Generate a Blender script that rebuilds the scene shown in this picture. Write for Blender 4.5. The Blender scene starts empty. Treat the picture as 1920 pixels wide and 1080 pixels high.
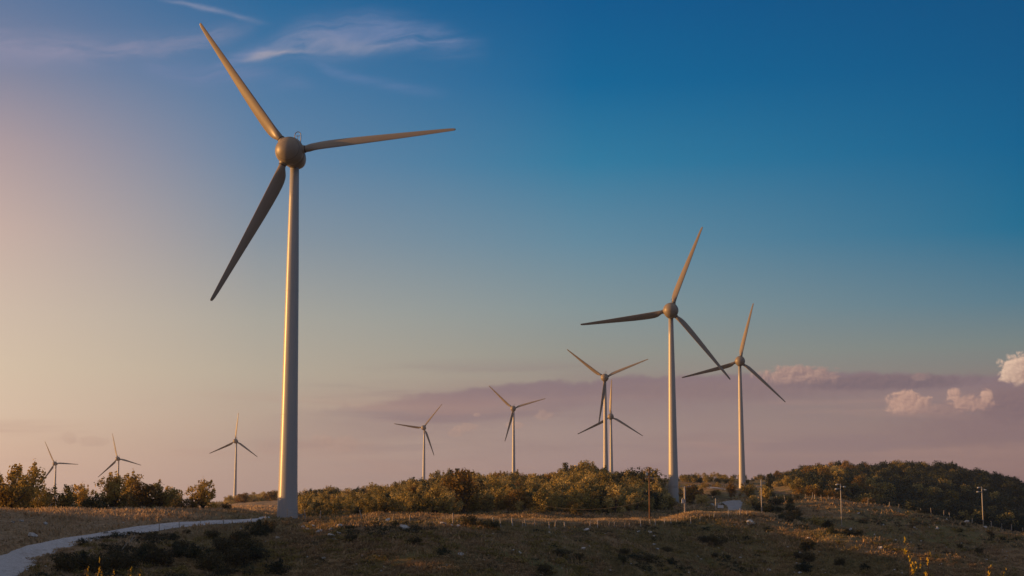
import bpy, math, random
import numpy as np
from mathutils import Vector, Matrix, Quaternion

scene = bpy.context.scene
COL = scene.collection
R = math.radians
RNG = np.random.default_rng(7)
random.seed(7)

# ------------------------------------------------------------------ camera, light, sky
F = 2800.0                       # focal length in photograph pixels (1920 wide)
PITCH = math.atan(400 / F)
cam_d = bpy.data.cameras.new("camera")
cam = bpy.data.objects.new("camera", cam_d)
COL.objects.link(cam)
cam_d.sensor_width = 36
cam_d.lens = 36 * F / 1920
cam_d.clip_start = 0.5
cam_d.clip_end = 30000
cam.rotation_euler = (R(90) + PITCH, 0, 0)
scene.camera = cam

SUN_AZ, SUN_EL = R(-88), R(6.3)
SUN_DIR = Vector((math.sin(SUN_AZ) * math.cos(SUN_EL), math.cos(SUN_AZ) * math.cos(SUN_EL), math.sin(SUN_EL)))
sun_d = bpy.data.lights.new("sun", 'SUN')
sun_d.energy = 5.0
sun_d.angle = R(0.5)
sun_d.color = (1.0, 0.48, 0.13)
sun = bpy.data.objects.new("sun", sun_d)
COL.objects.link(sun)
sun.rotation_euler = (-SUN_DIR).to_track_quat('-Z', 'Y').to_euler()
sun.location = (-200, 0, 120)

vs = scene.view_settings
vs.view_transform = 'Standard'
vs.look = 'None'
vs.exposure = 0
vs.gamma = 1
vs.use_curve_mapping = False
scene.cycles.use_denoising = True
scene.cycles.max_bounces = 6
scene.cycles.transparent_max_bounces = 8


def lin(c):
    out = []
    for v in c[:3]:
        v = v / 255.0
        out.append(v / 12.92 if v <= 0.04045 else ((v + 0.055) / 1.055) ** 2.4)
    return (*out, 1.0)


class S:
    """A value socket with arithmetic that adds Math nodes."""
    def __init__(s, nt, sock):
        s.nt, s.k = nt, sock

    def _op(s, op, o=None, p=None, clamp=False):
        n = s.nt.nodes.new('ShaderNodeMath')
        n.operation = op
        n.use_clamp = clamp
        for i, v in enumerate((s, o, p)):
            if v is None:
                continue
            if isinstance(v, S):
                s.nt.links.new(v.k, n.inputs[i])
            else:
                n.inputs[i].default_value = v
        return S(s.nt, n.outputs[0])

    def __add__(s, o): return s._op('ADD', o)
    def __radd__(s, o): return s._op('ADD', o)
    def __sub__(s, o): return s._op('SUBTRACT', o)
    def __rsub__(s, o): return (s * -1.0) + o
    def __mul__(s, o): return s._op('MULTIPLY', o)
    def __rmul__(s, o): return s._op('MULTIPLY', o)
    def __truediv__(s, o): return s._op('DIVIDE', o)
    def sqrt(s): return s._op('SQRT')
    def clamp(s): return s._op('ADD', 0.0, clamp=True)
    def max(s, o): return s._op('MAXIMUM', o)
    def min(s, o): return s._op('MINIMUM', o)
    def pow(s, e): return s._op('POWER', e)

    def step(s, a, b, lo=0.0, hi=1.0):
        n = s.nt.nodes.new('ShaderNodeMapRange')
        n.interpolation_type = 'SMOOTHSTEP'
        n.inputs['From Min'].default_value = a
        n.inputs['From Max'].default_value = b
        n.inputs['To Min'].default_value = lo
        n.inputs['To Max'].default_value = hi
        s.nt.links.new(s.k, n.inputs['Value'])
        return S(s.nt, n.outputs['Result'])

    def lin(s, a, b, lo=0.0, hi=1.0):
        n = s.nt.nodes.new('ShaderNodeMapRange')
        n.clamp = True
        n.inputs['From Min'].default_value = a
        n.inputs['From Max'].default_value = b
        n.inputs['To Min'].default_value = lo
        n.inputs['To Max'].default_value = hi
        s.nt.links.new(s.k, n.inputs['Value'])
        return S(s.nt, n.outputs['Result'])

    def curve(s, pts, x0, x1, y0, y1):
        f = s.lin(x0, x1)
        n = s.nt.nodes.new('ShaderNodeFloatCurve')
        c = n.mapping.curves[0]
        P = [((x - x0) / (x1 - x0), (y - y0) / (y1 - y0)) for x, y in pts]
        c.points[0].location = P[0]
        c.points[-1].location = P[-1]
        for p in P[1:-1]:
            c.points.new(*p)
        n.mapping.update()
        s.nt.links.new(f.k, n.inputs['Value'])
        return S(s.nt, n.outputs[0]) * (y1 - y0) + y0


def vec(nt, x, y, z=0.0):
    n = nt.nodes.new('ShaderNodeCombineXYZ')
    for i, v in enumerate((x, y, z)):
        if isinstance(v, S):
            nt.links.new(v.k, n.inputs[i])
        else:
            n.inputs[i].default_value = v
    return n.outputs[0]


def noise(nt, v, scale, detail=4.0, rough=0.55, dist=0.0):
    n = nt.nodes.new('ShaderNodeTexNoise')
    n.inputs['Scale'].default_value = scale
    n.inputs['Detail'].default_value = detail
    n.inputs['Roughness'].default_value = rough
    n.inputs['Distortion'].default_value = dist
    if v is not None:
        nt.links.new(v, n.inputs['Vector'])
    return S(nt, n.outputs[0])


def mix(nt, f, a, b, mode='MIX'):
    n = nt.nodes.new('ShaderNodeMix')
    n.data_type = 'RGBA'
    n.blend_type = mode
    for sock, v in ((n.inputs[0], f), (n.inputs[6], a), (n.inputs[7], b)):
        if isinstance(v, S):
            nt.links.new(v.k, sock)
        elif isinstance(v, (int, float)):
            sock.default_value = v
        elif isinstance(v, (tuple, list)):
            sock.default_value = v
        else:
            nt.links.new(v, sock)
    return n.outputs[2]


def ramp(nt, f, stops):
    n = nt.nodes.new('ShaderNodeValToRGB')
    cr = n.color_ramp
    while len(cr.elements) > 1:
        cr.elements.remove(cr.elements[-1])
    cr.elements[0].position = stops[0][0]
    cr.elements[0].color = stops[0][1]
    for p, c in stops[1:]:
        cr.elements.new(p).color = c
    nt.links.new(f.k, n.inputs[0])
    return n.outputs[0]


def build_world():
    w = bpy.data.worlds.new("World")
    scene.world = w
    w.use_nodes = True
    nt = w.node_tree
    nt.nodes.clear()
    out = nt.nodes.new('ShaderNodeOutputWorld')
    bg = nt.nodes.new('ShaderNodeBackground')
    nt.links.new(bg.outputs[0], out.inputs[0])
    tc = nt.nodes.new('ShaderNodeTexCoord')
    sp = nt.nodes.new('ShaderNodeSeparateXYZ')
    nt.links.new(tc.outputs['Generated'], sp.inputs[0])
    x, y, z = (S(nt, o) for o in sp.outputs)
    az = x._op('ARCTAN2', y)                 # 0 = straight ahead, negative to the left
    el = z._op('ARCSINE')
    # azimuth and elevation in handy units (1 unit = 1/2800 rad)
    U = az * 2860.0 + 960.0
    V = el * -2840.0 + 940.0
    K = [(-1400, (22, 62, 108)),]
    cols = {
        0: [(-1400, (136, 128, 126)), (-300, (70, 98, 142)), (0, (84, 116, 157)), (150, (124, 133, 161)), (300, (176, 158, 162)),
            (450, (203, 178, 168)), (600, (215, 193, 174)), (700, (222, 199, 174)), (780, (227, 199, 174)),
            (850, (226, 190, 166)), (940, (216, 177, 159)), (1200, (120, 92, 80))],
        480: [(-1400, (132, 126, 126)), (-300, (46, 92, 144)), (0, (36, 104, 154)), (150, (74, 121, 164)), (300, (102, 134, 166)),
              (450, (138, 150, 162)), (600, (174, 170, 160)), (700, (188, 175, 157)), (800, (192, 167, 150)),
              (870, (189, 160, 147)), (940, (183, 153, 143)), (1200, (110, 90, 82))],
        1100: [(-1400, (126, 122, 124)), (-300, (20, 82, 136)), (0, (0, 90, 144)), (150, (2, 103, 153)), (300, (46, 124, 162)),
               (450, (100, 140, 162)), (580, (135, 151, 154)), (660, (150, 150, 142)), (720, (158, 143, 134)),
               (800, (166, 143, 138)), (870, (168, 141, 137)), (940, (165, 138, 134)), (1200, (100, 84, 80))],
        1920: [(-1400, (120, 118, 122)), (-300, (14, 74, 122)), (0, (0, 80, 130)), (150, (0, 88, 137)), (300, (0, 98, 144)),
               (450, (24, 110, 147)), (580, (88, 125, 143)), (660, (122, 133, 132)), (720, (137, 127, 123)),
               (800, (144, 120, 119)), (870, (147, 117, 116)), (940, (144, 114, 113)), (1200, (90, 74, 76))],
    }
    f = V.lin(-1400, 1200)
    rs = {u: ramp(nt, f, [((v + 1400) / 2600, lin(c)) for v, c in st]) for u, st in cols.items()}
    c = mix(nt, U.lin(0, 480), rs[0], rs[480])
    c = mix(nt, U.lin(480, 1100), c, rs[1100])
    c = mix(nt, U.lin(1100, 1920), c, rs[1920])
    # the physical sky under the graded one
    sky = nt.nodes.new('ShaderNodeTexSky')
    sky.sky_type = 'NISHITA'
    sky.sun_disc = False
    sky.sun_elevation = SUN_EL
    sky.sun_rotation = SUN_AZ
    sky.altitude = 700
    dim = mix(nt, 1.0, sky.outputs[0], (0.06, 0.06, 0.06, 1), 'MULTIPLY')
    c = mix(nt, 0.06, c, dim)

    p = vec(nt, U, V)
    warp = noise(nt, vec(nt, U * 0.004, V * 0.01), 1.0, 3) - 0.5
    # --- mauve haze bank low over the horizon
    bank = noise(nt, vec(nt, U * 0.0022, V * 0.014, 3.0), 1.0, 5, 0.55, 0.4)
    band = (V + warp * 40.0).step(690, 760) * U.step(450, 1050)
    c = mix(nt, band * bank.step(0.42, 0.72) * 0.55, c, lin((146, 120, 120)))
    edge = U.curve([(400, 800), (560, 768), (800, 738), (950, 718), (1100, 712), (1300, 708), (1440, 702), (1900, 716)], 400, 2000, 600, 900)
    fz = noise(nt, vec(nt, U * 0.012, V * 0.02, 31.0), 1.0, 6, 0.6, 0.5) - 0.5
    dv = V - edge + fz * 44.0
    c = mix(nt, dv.step(-4, 10) * dv.step(110, 10) * U.step(420, 900) * 0.75, c, lin((143, 119, 124)))
    c = mix(nt, dv.step(-6, 6) * dv.step(34, 4) * U.step(700, 1100) * 0.5, c, lin((131, 113, 121)))
    strk = noise(nt, vec(nt, U * 0.0016, V * 0.022, 9.0), 1.0, 4, 0.5, 0.3).step(0.5, 0.68)
    c = mix(nt, strk * V.step(660, 720) * V.step(900, 800) * U.step(350, 700) * 0.5, c, lin((140, 118, 122)))
    pinks = noise(nt, vec(nt, U * 0.002, V * 0.018, 21.0), 1.0, 4, 0.5, 0.3).step(0.5, 0.7)
    c = mix(nt, pinks * V.step(720, 780) * V.step(930, 850) * 0.35, c, lin((184, 146, 132)))

    # --- high cirrus streaks
    wx = noise(nt, vec(nt, U * 0.006, V * 0.012, 5.0), 1.0, 4) - 0.5
    fib = noise(nt, vec(nt, (U + V * 1.2) * 0.006, (V + U * 0.12) * 0.03 + wx * 2.0, 2.0), 1.0, 6, 0.6, 0.4)
    def streak(pts, th, x0, x1, amp, tint, soft=0.5, mod=None):
        nonlocal c
        cen = U.curve(pts, x0, x1, -50, 250)
        wid = U.curve(th, x0, x1, 0, 100)
        d = (V + wx * 26.0 - cen) / wid
        g = (d * d * -1.4)._op('EXPONENT')
        m = g * U.step(x0, x0 + 60) * U.step(x1, x1 - 120) * (fib.step(0.28, 0.72) * (1 - soft) + soft)
        c = mix(nt, (m * amp).clamp(), c, tint)
    soft = noise(nt, vec(nt, (U + V) * 0.012, (V * 1.0 - U * 0.1) * 0.03, 7.0), 1.0, 6, 0.62, 0.8)
    streak([(380, 132), (480, 98), (580, 72), (680, 60), (780, 68), (900, 84)],
           [(380, 10), (480, 20), (580, 38), (720, 36), (800, 30), (900, 22)], 360, 930, 0.75, lin((124, 138, 174)), 0.12)
    streak([(420, 122), (480, 104), (560, 84), (640, 88), (760, 84)],
           [(420, 5), (470, 14), (560, 26), (640, 16), (760, 10)], 415, 780, 0.46, lin((162, 160, 178)), 0.0)
    streak([(425, 124), (460, 110), (500, 104), (560, 98)],
           [(425, 5), (460, 9), (500, 6), (560, 5)], 420, 600, 0.6, lin((198, 180, 178)), 0.35)
    streak([(260, 18), (330, 27), (400, 38), (470, 50)],
           [(260, 4), (330, 5), (470, 6)], 255, 500, 0.5, lin((160, 160, 182)), 0.4)
    streak([(-200, 130), (100, 125), (240, 112), (340, 90), (440, 60)],
           [(-200, 60), (100, 30), (240, 24), (440, 18)], -300, 480, 0.6, lin((152, 148, 172)), 0.05)
    streak([(240, 140), (330, 150), (440, 148), (560, 160)],
           [(240, 14), (330, 26), (560, 14)], 220, 600, 0.42, lin((128, 136, 172)), 0.2)
    streak([(560, 118), (640, 140), (740, 160), (840, 172)],
           [(560, 8), (640, 12), (840, 12)], 540, 860, 0.34, lin((112, 134, 176)), 0.3)
    streak([(700, 50), (800, 60), (900, 70)], [(700, 26), (900, 18)], 640, 940, 0.22, lin((112, 134, 176)), 0.0)

    # --- cumulus and cloud bars low on the right
    bill = noise(nt, vec(nt, U * 0.05, V * 0.056), 1.0, 7, 0.6, 0.5)
    bill2 = noise(nt, vec(nt, (U - 3.5) * 0.05, (V - 3.5) * 0.056), 1.0, 7, 0.6, 0.5)
    relief = ((bill - bill2) * 3.4 + 0.5).clamp()
    def puff(cu, cv, ru, rv, body, lit, amp=1.0, base=None, k=1.7, edge=0.22, side=0.5):
        nonlocal c
        du = (U - cu) / ru
        dv = (V - cv) / rv
        d = (du * du + dv * dv).sqrt()
        m = (1.0 - d + (bill - 0.5) * k).step(0.0, edge)
        if base is not None:
            m = m * (V + (bill - 0.5) * 12.0).step(base + 10, base - 10)
        li = (relief * 0.75 + (du * -side + dv * -0.5) * 0.55 + 0.12).clamp()
        cc = mix(nt, li, body, lit)
        c = mix(nt, m * amp, c, cc)
    mauve, dusk = lin((128, 110, 116)), lin((134, 116, 120))
    puff(1400, 733, 430, 30, lin((136, 115, 118)), lin((143, 121, 121)), 0.7, None, 0.9, 0.9)
    puff(1860, 809, 260, 60, lin((136, 112, 115)), lin((142, 117, 118)), 0.7, None, 0.8, 0.95)
    puff(1650, 723, 215, 19, lin((122, 106, 113)), lin((133, 113, 117)), 0.95, 739, 1.0, 0.5)
    puff(1505, 708, 86, 22, lin((138, 116, 118)), lin((184, 150, 137)), 0.95, 722, 1.3, 0.4)
    puff(1725, 714, 22, 9, dusk, lin((160, 132, 126)), 0.8, None, 0.8, 0.5)
    puff(1890, 765, 110, 48, lin((128, 107, 112)), lin((138, 114, 116)), 0.9, None, 1.0, 0.7)
    puff(1702, 763, 50, 27, lin((160, 128, 122)), lin((204, 163, 144)), 0.95, 781, 1.35, 0.38)
    puff(1762, 774, 62, 15, lin((146, 120, 119)), lin((164, 134, 127)), 0.8, 785, 1.2, 0.5)
    puff(1783, 748, 15, 14, lin((164, 132, 124)), lin((208, 166, 147)), 0.92, None, 1.3, 0.4)
    puff(1815, 764, 46, 17, lin((152, 123, 120)), lin((194, 154, 138)), 0.9, 781, 1.3, 0.45)
    puff(1840, 751, 14, 15, lin((168, 134, 124)), lin((212, 170, 150)), 0.92, None, 1.2, 0.4)
    puff(1899, 707, 39, 32, lin((176, 144, 132)), lin((226, 192, 168)), 1.0, 733, 1.3, 0.3, 0.7)
    for cu, cv, ru, rv, a in ((965, 797, 22, 8, .5), (1020, 778, 20, 12, .35), (870, 802, 30, 10, .4), (893, 778, 9, 4, .4), (640, 832, 40, 18, .3),
                              (600, 825, 26, 14, .28), (500, 840, 30, 16, .22), (180, 832, 40, 12, .25), (140, 825, 16, 14, .2), (850, 812, 18, 12, .3)):
        puff(cu, cv, ru, rv, lin((172, 140, 128)), lin((194, 158, 140)), a, None, 1.5, 0.5)
    nt.links.new(c if not isinstance(c, S) else c.k, bg.inputs[0])
    bg.inputs[1].default_value = 1.0
    w.cycles.sampling_method = 'MANUAL'
    w.cycles.sample_map_resolution = 512


build_world()

# ------------------------------------------------------------------ helpers
def tag(o, label, cat, group=None):
    o['label'] = label
    o['category'] = cat
    if group:
        o['group'] = group
    return o


def empty(name, loc=(0, 0, 0), rz=0.0):
    o = bpy.data.objects.new(name, None)
    COL.objects.link(o)
    o.empty_display_size = 0.2
    o.location = loc
    o.rotation_euler = (0, 0, rz)
    return o


def obj(name, me, parent=None, loc=(0, 0, 0)):
    o = bpy.data.objects.new(name, me)
    COL.objects.link(o)
    o.location = loc
    if parent is not None:
        o.parent = parent
    return o


def mesh(name, verts, faces, mats, smooth=False, midx=None):
    me = bpy.data.meshes.new(name)
    verts = np.asarray(verts, dtype=np.float32)
    if isinstance(faces, np.ndarray):
        n, k = faces.shape
        me.vertices.add(len(verts))
        me.vertices.foreach_set('co', verts.ravel())
        me.loops.add(n * k)
        me.loops.foreach_set('vertex_index', faces.astype(np.int32).ravel())
        me.polygons.add(n)
        me.polygons.foreach_set('loop_start', np.arange(0, n * k, k, dtype=np.int32))
        me.update(calc_edges=True)
    else:
        me.from_pydata([tuple(map(float, v)) for v in verts], [], [tuple(int(i) for i in f) for f in faces])
        me.update()
    if not isinstance(mats, (list, tuple)):
        mats = [mats]
    for m in mats:
        me.materials.append(m)
    if midx is not None:
        me.polygons.foreach_set('material_index', np.asarray(midx, dtype=np.int32))
    if smooth:
        me.polygons.foreach_set('use_smooth', np.ones(len(me.polygons), dtype=bool))
    return me


class MB:
    """Collects simple shapes into one mesh."""
    def __init__(s):
        s.v, s.f = [], []

    def tube(s, pts, rad, n=8, cap=True):
        pts = [Vector(p) for p in pts]
        if not hasattr(rad, '__len__'):
            rad = [rad] * len(pts)
        b = len(s.v)
        up = None
        for i, p in enumerate(pts):
            d = (pts[min(i + 1, len(pts) - 1)] - pts[max(i - 1, 0)]).normalized()
            a = d.orthogonal().normalized() if up is None else (up - d * up.dot(d)).normalized()
            up = a
            c = d.cross(a)
            for k in range(n):
                t = 2 * math.pi * k / n
                s.v.append(p + (a * math.cos(t) + c * math.sin(t)) * rad[i])
        for i in range(len(pts) - 1):
            for k in range(n):
                s.f.append((b + i * n + k, b + i * n + (k + 1) % n, b + (i + 1) * n + (k + 1) % n, b + (i + 1) * n + k))
        if cap:
            s.f.append(tuple(b + k for k in reversed(range(n))))
            s.f.append(tuple(b + (len(pts) - 1) * n + k for k in range(n)))
        return s

    def box(s, c, d, rot=None):
        b = len(s.v)
        for sx in (-.5, .5):
            for sy in (-.5, .5):
                for sz in (-.5, .5):
                    p = Vector((sx * d[0], sy * d[1], sz * d[2]))
                    if rot is not None:
                        p = rot @ p
                    s.v.append(p + Vector(c))
        s.f += [tuple(b + i for i in q) for q in ((0, 1, 3, 2), (4, 6, 7, 5), (0, 4, 5, 1), (2, 3, 7, 6), (0, 2, 6, 4), (1, 5, 7, 3))]
        return s

    def lathe(s, prof, n=24, axis='Z', o=(0, 0, 0)):
        """prof: list of (radius, height)"""
        b = len(s.v)
        for r, h in prof:
            for k in range(n):
                t = 2 * math.pi * k / n
                x, y = r * math.cos(t), r * math.sin(t)
                p = (x, y, h) if axis == 'Z' else (x, -h, y)      # 'Y': height runs towards -Y
                s.v.append(Vector(p) + Vector(o))
        for i in range(len(prof) - 1):
            for k in range(n):
                s.f.append((b + i * n + k, b + i * n + (k + 1) % n, b + (i + 1) * n + (k + 1) % n, b + (i + 1) * n + k))
        s.f.append(tuple(b + k for k in reversed(range(n))))
        s.f.append(tuple(b + (len(prof) - 1) * n + k for k in range(n)))
        return s

    def mesh(s, name, mat, smooth=False):
        me = mesh(name, s.v, s.f, mat, smooth)
        return me


# ------------------------------------------------------------------ materials
def material(name):
    m = bpy.data.materials.new(name)
    m.use_nodes = True
    nt = m.node_tree
    b = nt.nodes['Principled BSDF']
    return m, nt, b


def wpos(nt):
    g = nt.nodes.new('ShaderNodeNewGeometry')
    return g.outputs['Position'], g


def bump(nt, b, h, strength, dist):
    n = nt.nodes.new('ShaderNodeBump')
    n.inputs['Strength'].default_value = strength
    n.inputs['Distance'].default_value = dist
    nt.links.new(h.k, n.inputs['Height'])
    nt.links.new(n.outputs[0], b.inputs['Normal'])


def mat_ground():
    m, nt, b = material("hill_grass")
    pos, g = wpos(nt)
    sp = nt.nodes.new('ShaderNodeSeparateXYZ')
    nt.links.new(pos, sp.inputs[0])
    big = noise(nt, pos, 0.045, 5, 0.6)
    mid = noise(nt, pos, 0.24, 5, 0.65, 0.5)
    fine = noise(nt, pos, 1.9, 6, 0.75)
    c = mix(nt, mid.step(0.35, 0.65), (0.28, 0.18, 0.10, 1), (0.44, 0.30, 0.165, 1))
    c = mix(nt, big.step(0.42, 0.62) * mid.step(0.3, 0.6), c, (0.24, 0.21, 0.09, 1))
    c = mix(nt, fine.step(0.52, 0.75) * 0.75, c, (0.56, 0.41, 0.24, 1))
    c = mix(nt, fine.step(0.48, 0.3) * 0.8, c, (0.12, 0.08, 0.048, 1))
    dry = (S(nt, sp.outputs[0]) * -1.0 + mid * 14.0).step(38, 50) * S(nt, sp.outputs[1]).step(140, 160)  # left bank: drier grass, also paled to imitate the glow on it
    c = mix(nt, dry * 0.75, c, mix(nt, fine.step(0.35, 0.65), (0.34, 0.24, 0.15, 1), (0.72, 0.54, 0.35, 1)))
    green = noise(nt, vec(nt, S(nt, sp.outputs[0]) * 0.02, S(nt, sp.outputs[1]) * 0.05, 4.0), 1.0, 4, 0.6)
    c = mix(nt, green.step(0.44, 0.62) * 0.6 * (1.0 - dry), c, (0.20, 0.19, 0.075, 1))
    patch = noise(nt, vec(nt, S(nt, sp.outputs[0]) * 0.16, S(nt, sp.outputs[1]) * 0.10, 8.0), 1.0, 6, 0.7, 0.6)
    c = mix(nt, patch.step(0.50, 0.63) * 0.9 * (1.0 - dry * 0.8), c, (0.085, 0.072, 0.036, 1))
    nt.links.new(c, b.inputs['Base Color'])
    b.inputs['Roughness'].default_value = 0.95
    b.inputs['Specular IOR Level'].default_value = 0.1
    bump(nt, b, fine, 1.0, 0.5)
    return m


def mat_gravel(name="gravel", g=1.0):
    m, nt, b = material(name)
    pos, geo = wpos(nt)
    a = noise(nt, pos, 5.0, 6, 0.8)
    r = noise(nt, pos, 0.5, 4, 0.6)
    c = mix(nt, a.step(0.3, 0.7), (0.50 * g, 0.505 * g, 0.53 * g, 1), (0.82 * g, 0.82 * g, 0.85 * g, 1))
    c = mix(nt, r.step(0.5, 0.72) * 0.5, c, (0.34 * g, 0.30 * g, 0.26 * g, 1))
    nt.links.new(c, b.inputs['Base Color'])
    b.inputs['Roughness'].default_value = 0.95
    rut = noise(nt, pos, 0.9, 5, 0.7, 1.0)
    c = mix(nt, rut.step(0.52, 0.68) * 0.35, c, (0.26 * g, 0.235 * g, 0.20 * g, 1))
    nt.links.new(c, b.inputs['Base Color'])
    bump(nt, b, a, 0.8, 0.12)
    return m


def mat_leaf(name, cols, trans=0.22):
    """cols: dark, mid, light leaf colours, varied leaf by leaf and plant by plant"""
    m, nt, b = material(name)
    g = nt.nodes.new('ShaderNodeNewGeometry')
    oi = nt.nodes.new('ShaderNodeObjectInfo')
    isl = S(nt, g.outputs['Random Per Island'])
    rnd = S(nt, oi.outputs['Random'])
    f = (isl * 0.55 + rnd * 0.45).clamp()
    c = ramp(nt, f, [(0.12, (*cols[0], 1)), (0.5, (*cols[1], 1)), (0.88, (*cols[2], 1))])
    nt.links.new(c, b.inputs['Base Color'])
    b.inputs['Roughness'].default_value = 0.6
    b.inputs['Specular IOR Level'].default_value = 0.25
    t = nt.nodes.new('ShaderNodeBsdfTranslucent')
    nt.links.new(c, t.inputs[0])
    ms = nt.nodes.new('ShaderNodeMixShader')
    ms.inputs[0].default_value = trans
    out = nt.nodes['Material Output']
    nt.links.new(b.outputs[0], ms.inputs[1])
    nt.links.new(t.outputs[0], ms.inputs[2])
    nt.links.new(ms.outputs[0], out.inputs[0])
    return m


def mat_straw(name, cols, trans=0.3):
    m = mat_leaf(name, cols, trans)
    nt = m.node_tree
    b = nt.nodes['Principled BSDF']
    pos, g = wpos(nt)
    old = b.inputs['Base Color'].links[0].from_socket
    p1 = noise(nt, pos, 0.32, 5, 0.7, 0.5)
    p2 = noise(nt, pos, 0.05, 4, 0.6)
    sp = nt.nodes.new('ShaderNodeSeparateXYZ')
    nt.links.new(pos, sp.inputs[0])
    dry = (S(nt, sp.outputs[0]) * -1.0 + p1 * 14.0).step(38, 50) * S(nt, sp.outputs[1]).step(140, 160)  # drier bank blades, with the warm glow painted in as paler colour
    c = mix(nt, p1.step(0.50, 0.66) * 0.85 * (1.0 - dry * 0.8), old, (0.12, 0.10, 0.045, 1))
    c = mix(nt, p2.step(0.46, 0.62) * 0.55 * (1.0 - dry), c, (0.22, 0.21, 0.08, 1))
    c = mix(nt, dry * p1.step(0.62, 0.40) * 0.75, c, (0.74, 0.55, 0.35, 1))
    nt.links.new(c, b.inputs['Base Color'])
    t = [n for n in nt.nodes if n.type == 'BSDF_TRANSLUCENT'][0]
    nt.links.new(c, t.inputs[0])
    return m


def mat_plain(name, col, rough=0.6, var=0.25, scale=6.0, bmp=0.0, metal=0.0, spec=0.5):
    m, nt, b = material(name)
    tc = nt.nodes.new('ShaderNodeTexCoord')
    n = noise(nt, tc.outputs['Object'], scale, 5, 0.65)
    d = tuple(v * (1 - var) for v in col)
    l = tuple(min(1, v * (1 + var)) for v in col)
    c = mix(nt, n.step(0.3, 0.7), (*d, 1), (*l, 1))
    nt.links.new(c, b.inputs['Base Color'])
    b.inputs['Roughness'].default_value = rough
    b.inputs['Metallic'].default_value = metal
    b.inputs['Specular IOR Level'].default_value = spec
    if bmp:
        bump(nt, b, n, 0.8, bmp)
    return m


def mat_tower():
    m, nt, b = material("tower_paint")
    tc = nt.nodes.new('ShaderNodeTexCoord')
    sp = nt.nodes.new('ShaderNodeSeparateXYZ')
    nt.links.new(tc.outputs['Object'], sp.inputs[0])
    x, y, z = (S(nt, o) for o in sp.outputs)
    run = noise(nt, vec(nt, x * 3.0, y * 3.0, z * 0.12), 1.0, 5, 0.6)
    c = mix(nt, run.step(0.45, 0.75) * 0.35, (0.46, 0.45, 0.44, 1), (0.33, 0.315, 0.295, 1))
    nt.links.new(c, b.inputs['Base Color'])
    b.inputs['Roughness'].default_value = 0.34
    return m


def mat_blade():
    m, nt, b = material("blade_paint")
    tc = nt.nodes.new('ShaderNodeTexCoord')
    sp = nt.nodes.new('ShaderNodeSeparateXYZ')
    nt.links.new(tc.outputs['Object'], sp.inputs[0])
    x, y, z = (S(nt, o) for o in sp.outputs)
    st = noise(nt, vec(nt, x * 2.0, y * 2.0, z * 0.25), 1.0, 5, 0.6)
    c = mix(nt, st.step(0.4, 0.75) * 0.4, (0.28, 0.235, 0.19, 1), (0.20, 0.165, 0.13, 1))
    nt.links.new(c, b.inputs['Base Color'])
    b.inputs['Roughness'].default_value = 0.42
    return m


def mat_rock():
    m, nt, b = material("limestone")
    tc = nt.nodes.new('ShaderNodeTexCoord')
    n = noise(nt, tc.outputs['Object'], 2.2, 7, 0.7)
    n2 = noise(nt, tc.outputs['Object'], 9.0, 4, 0.6)
    c = mix(nt, n.step(0.35, 0.65), (0.40, 0.38, 0.36, 1), (0.78, 0.76, 0.73, 1))
    c = mix(nt, n2.step(0.58, 0.78) * 0.5, c, (0.20, 0.19, 0.16, 1))
    nt.links.new(c, b.inputs['Base Color'])
    b.inputs['Roughness'].default_value = 0.9
    bump(nt, b, n, 1.0, 0.08)
    return m


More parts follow.
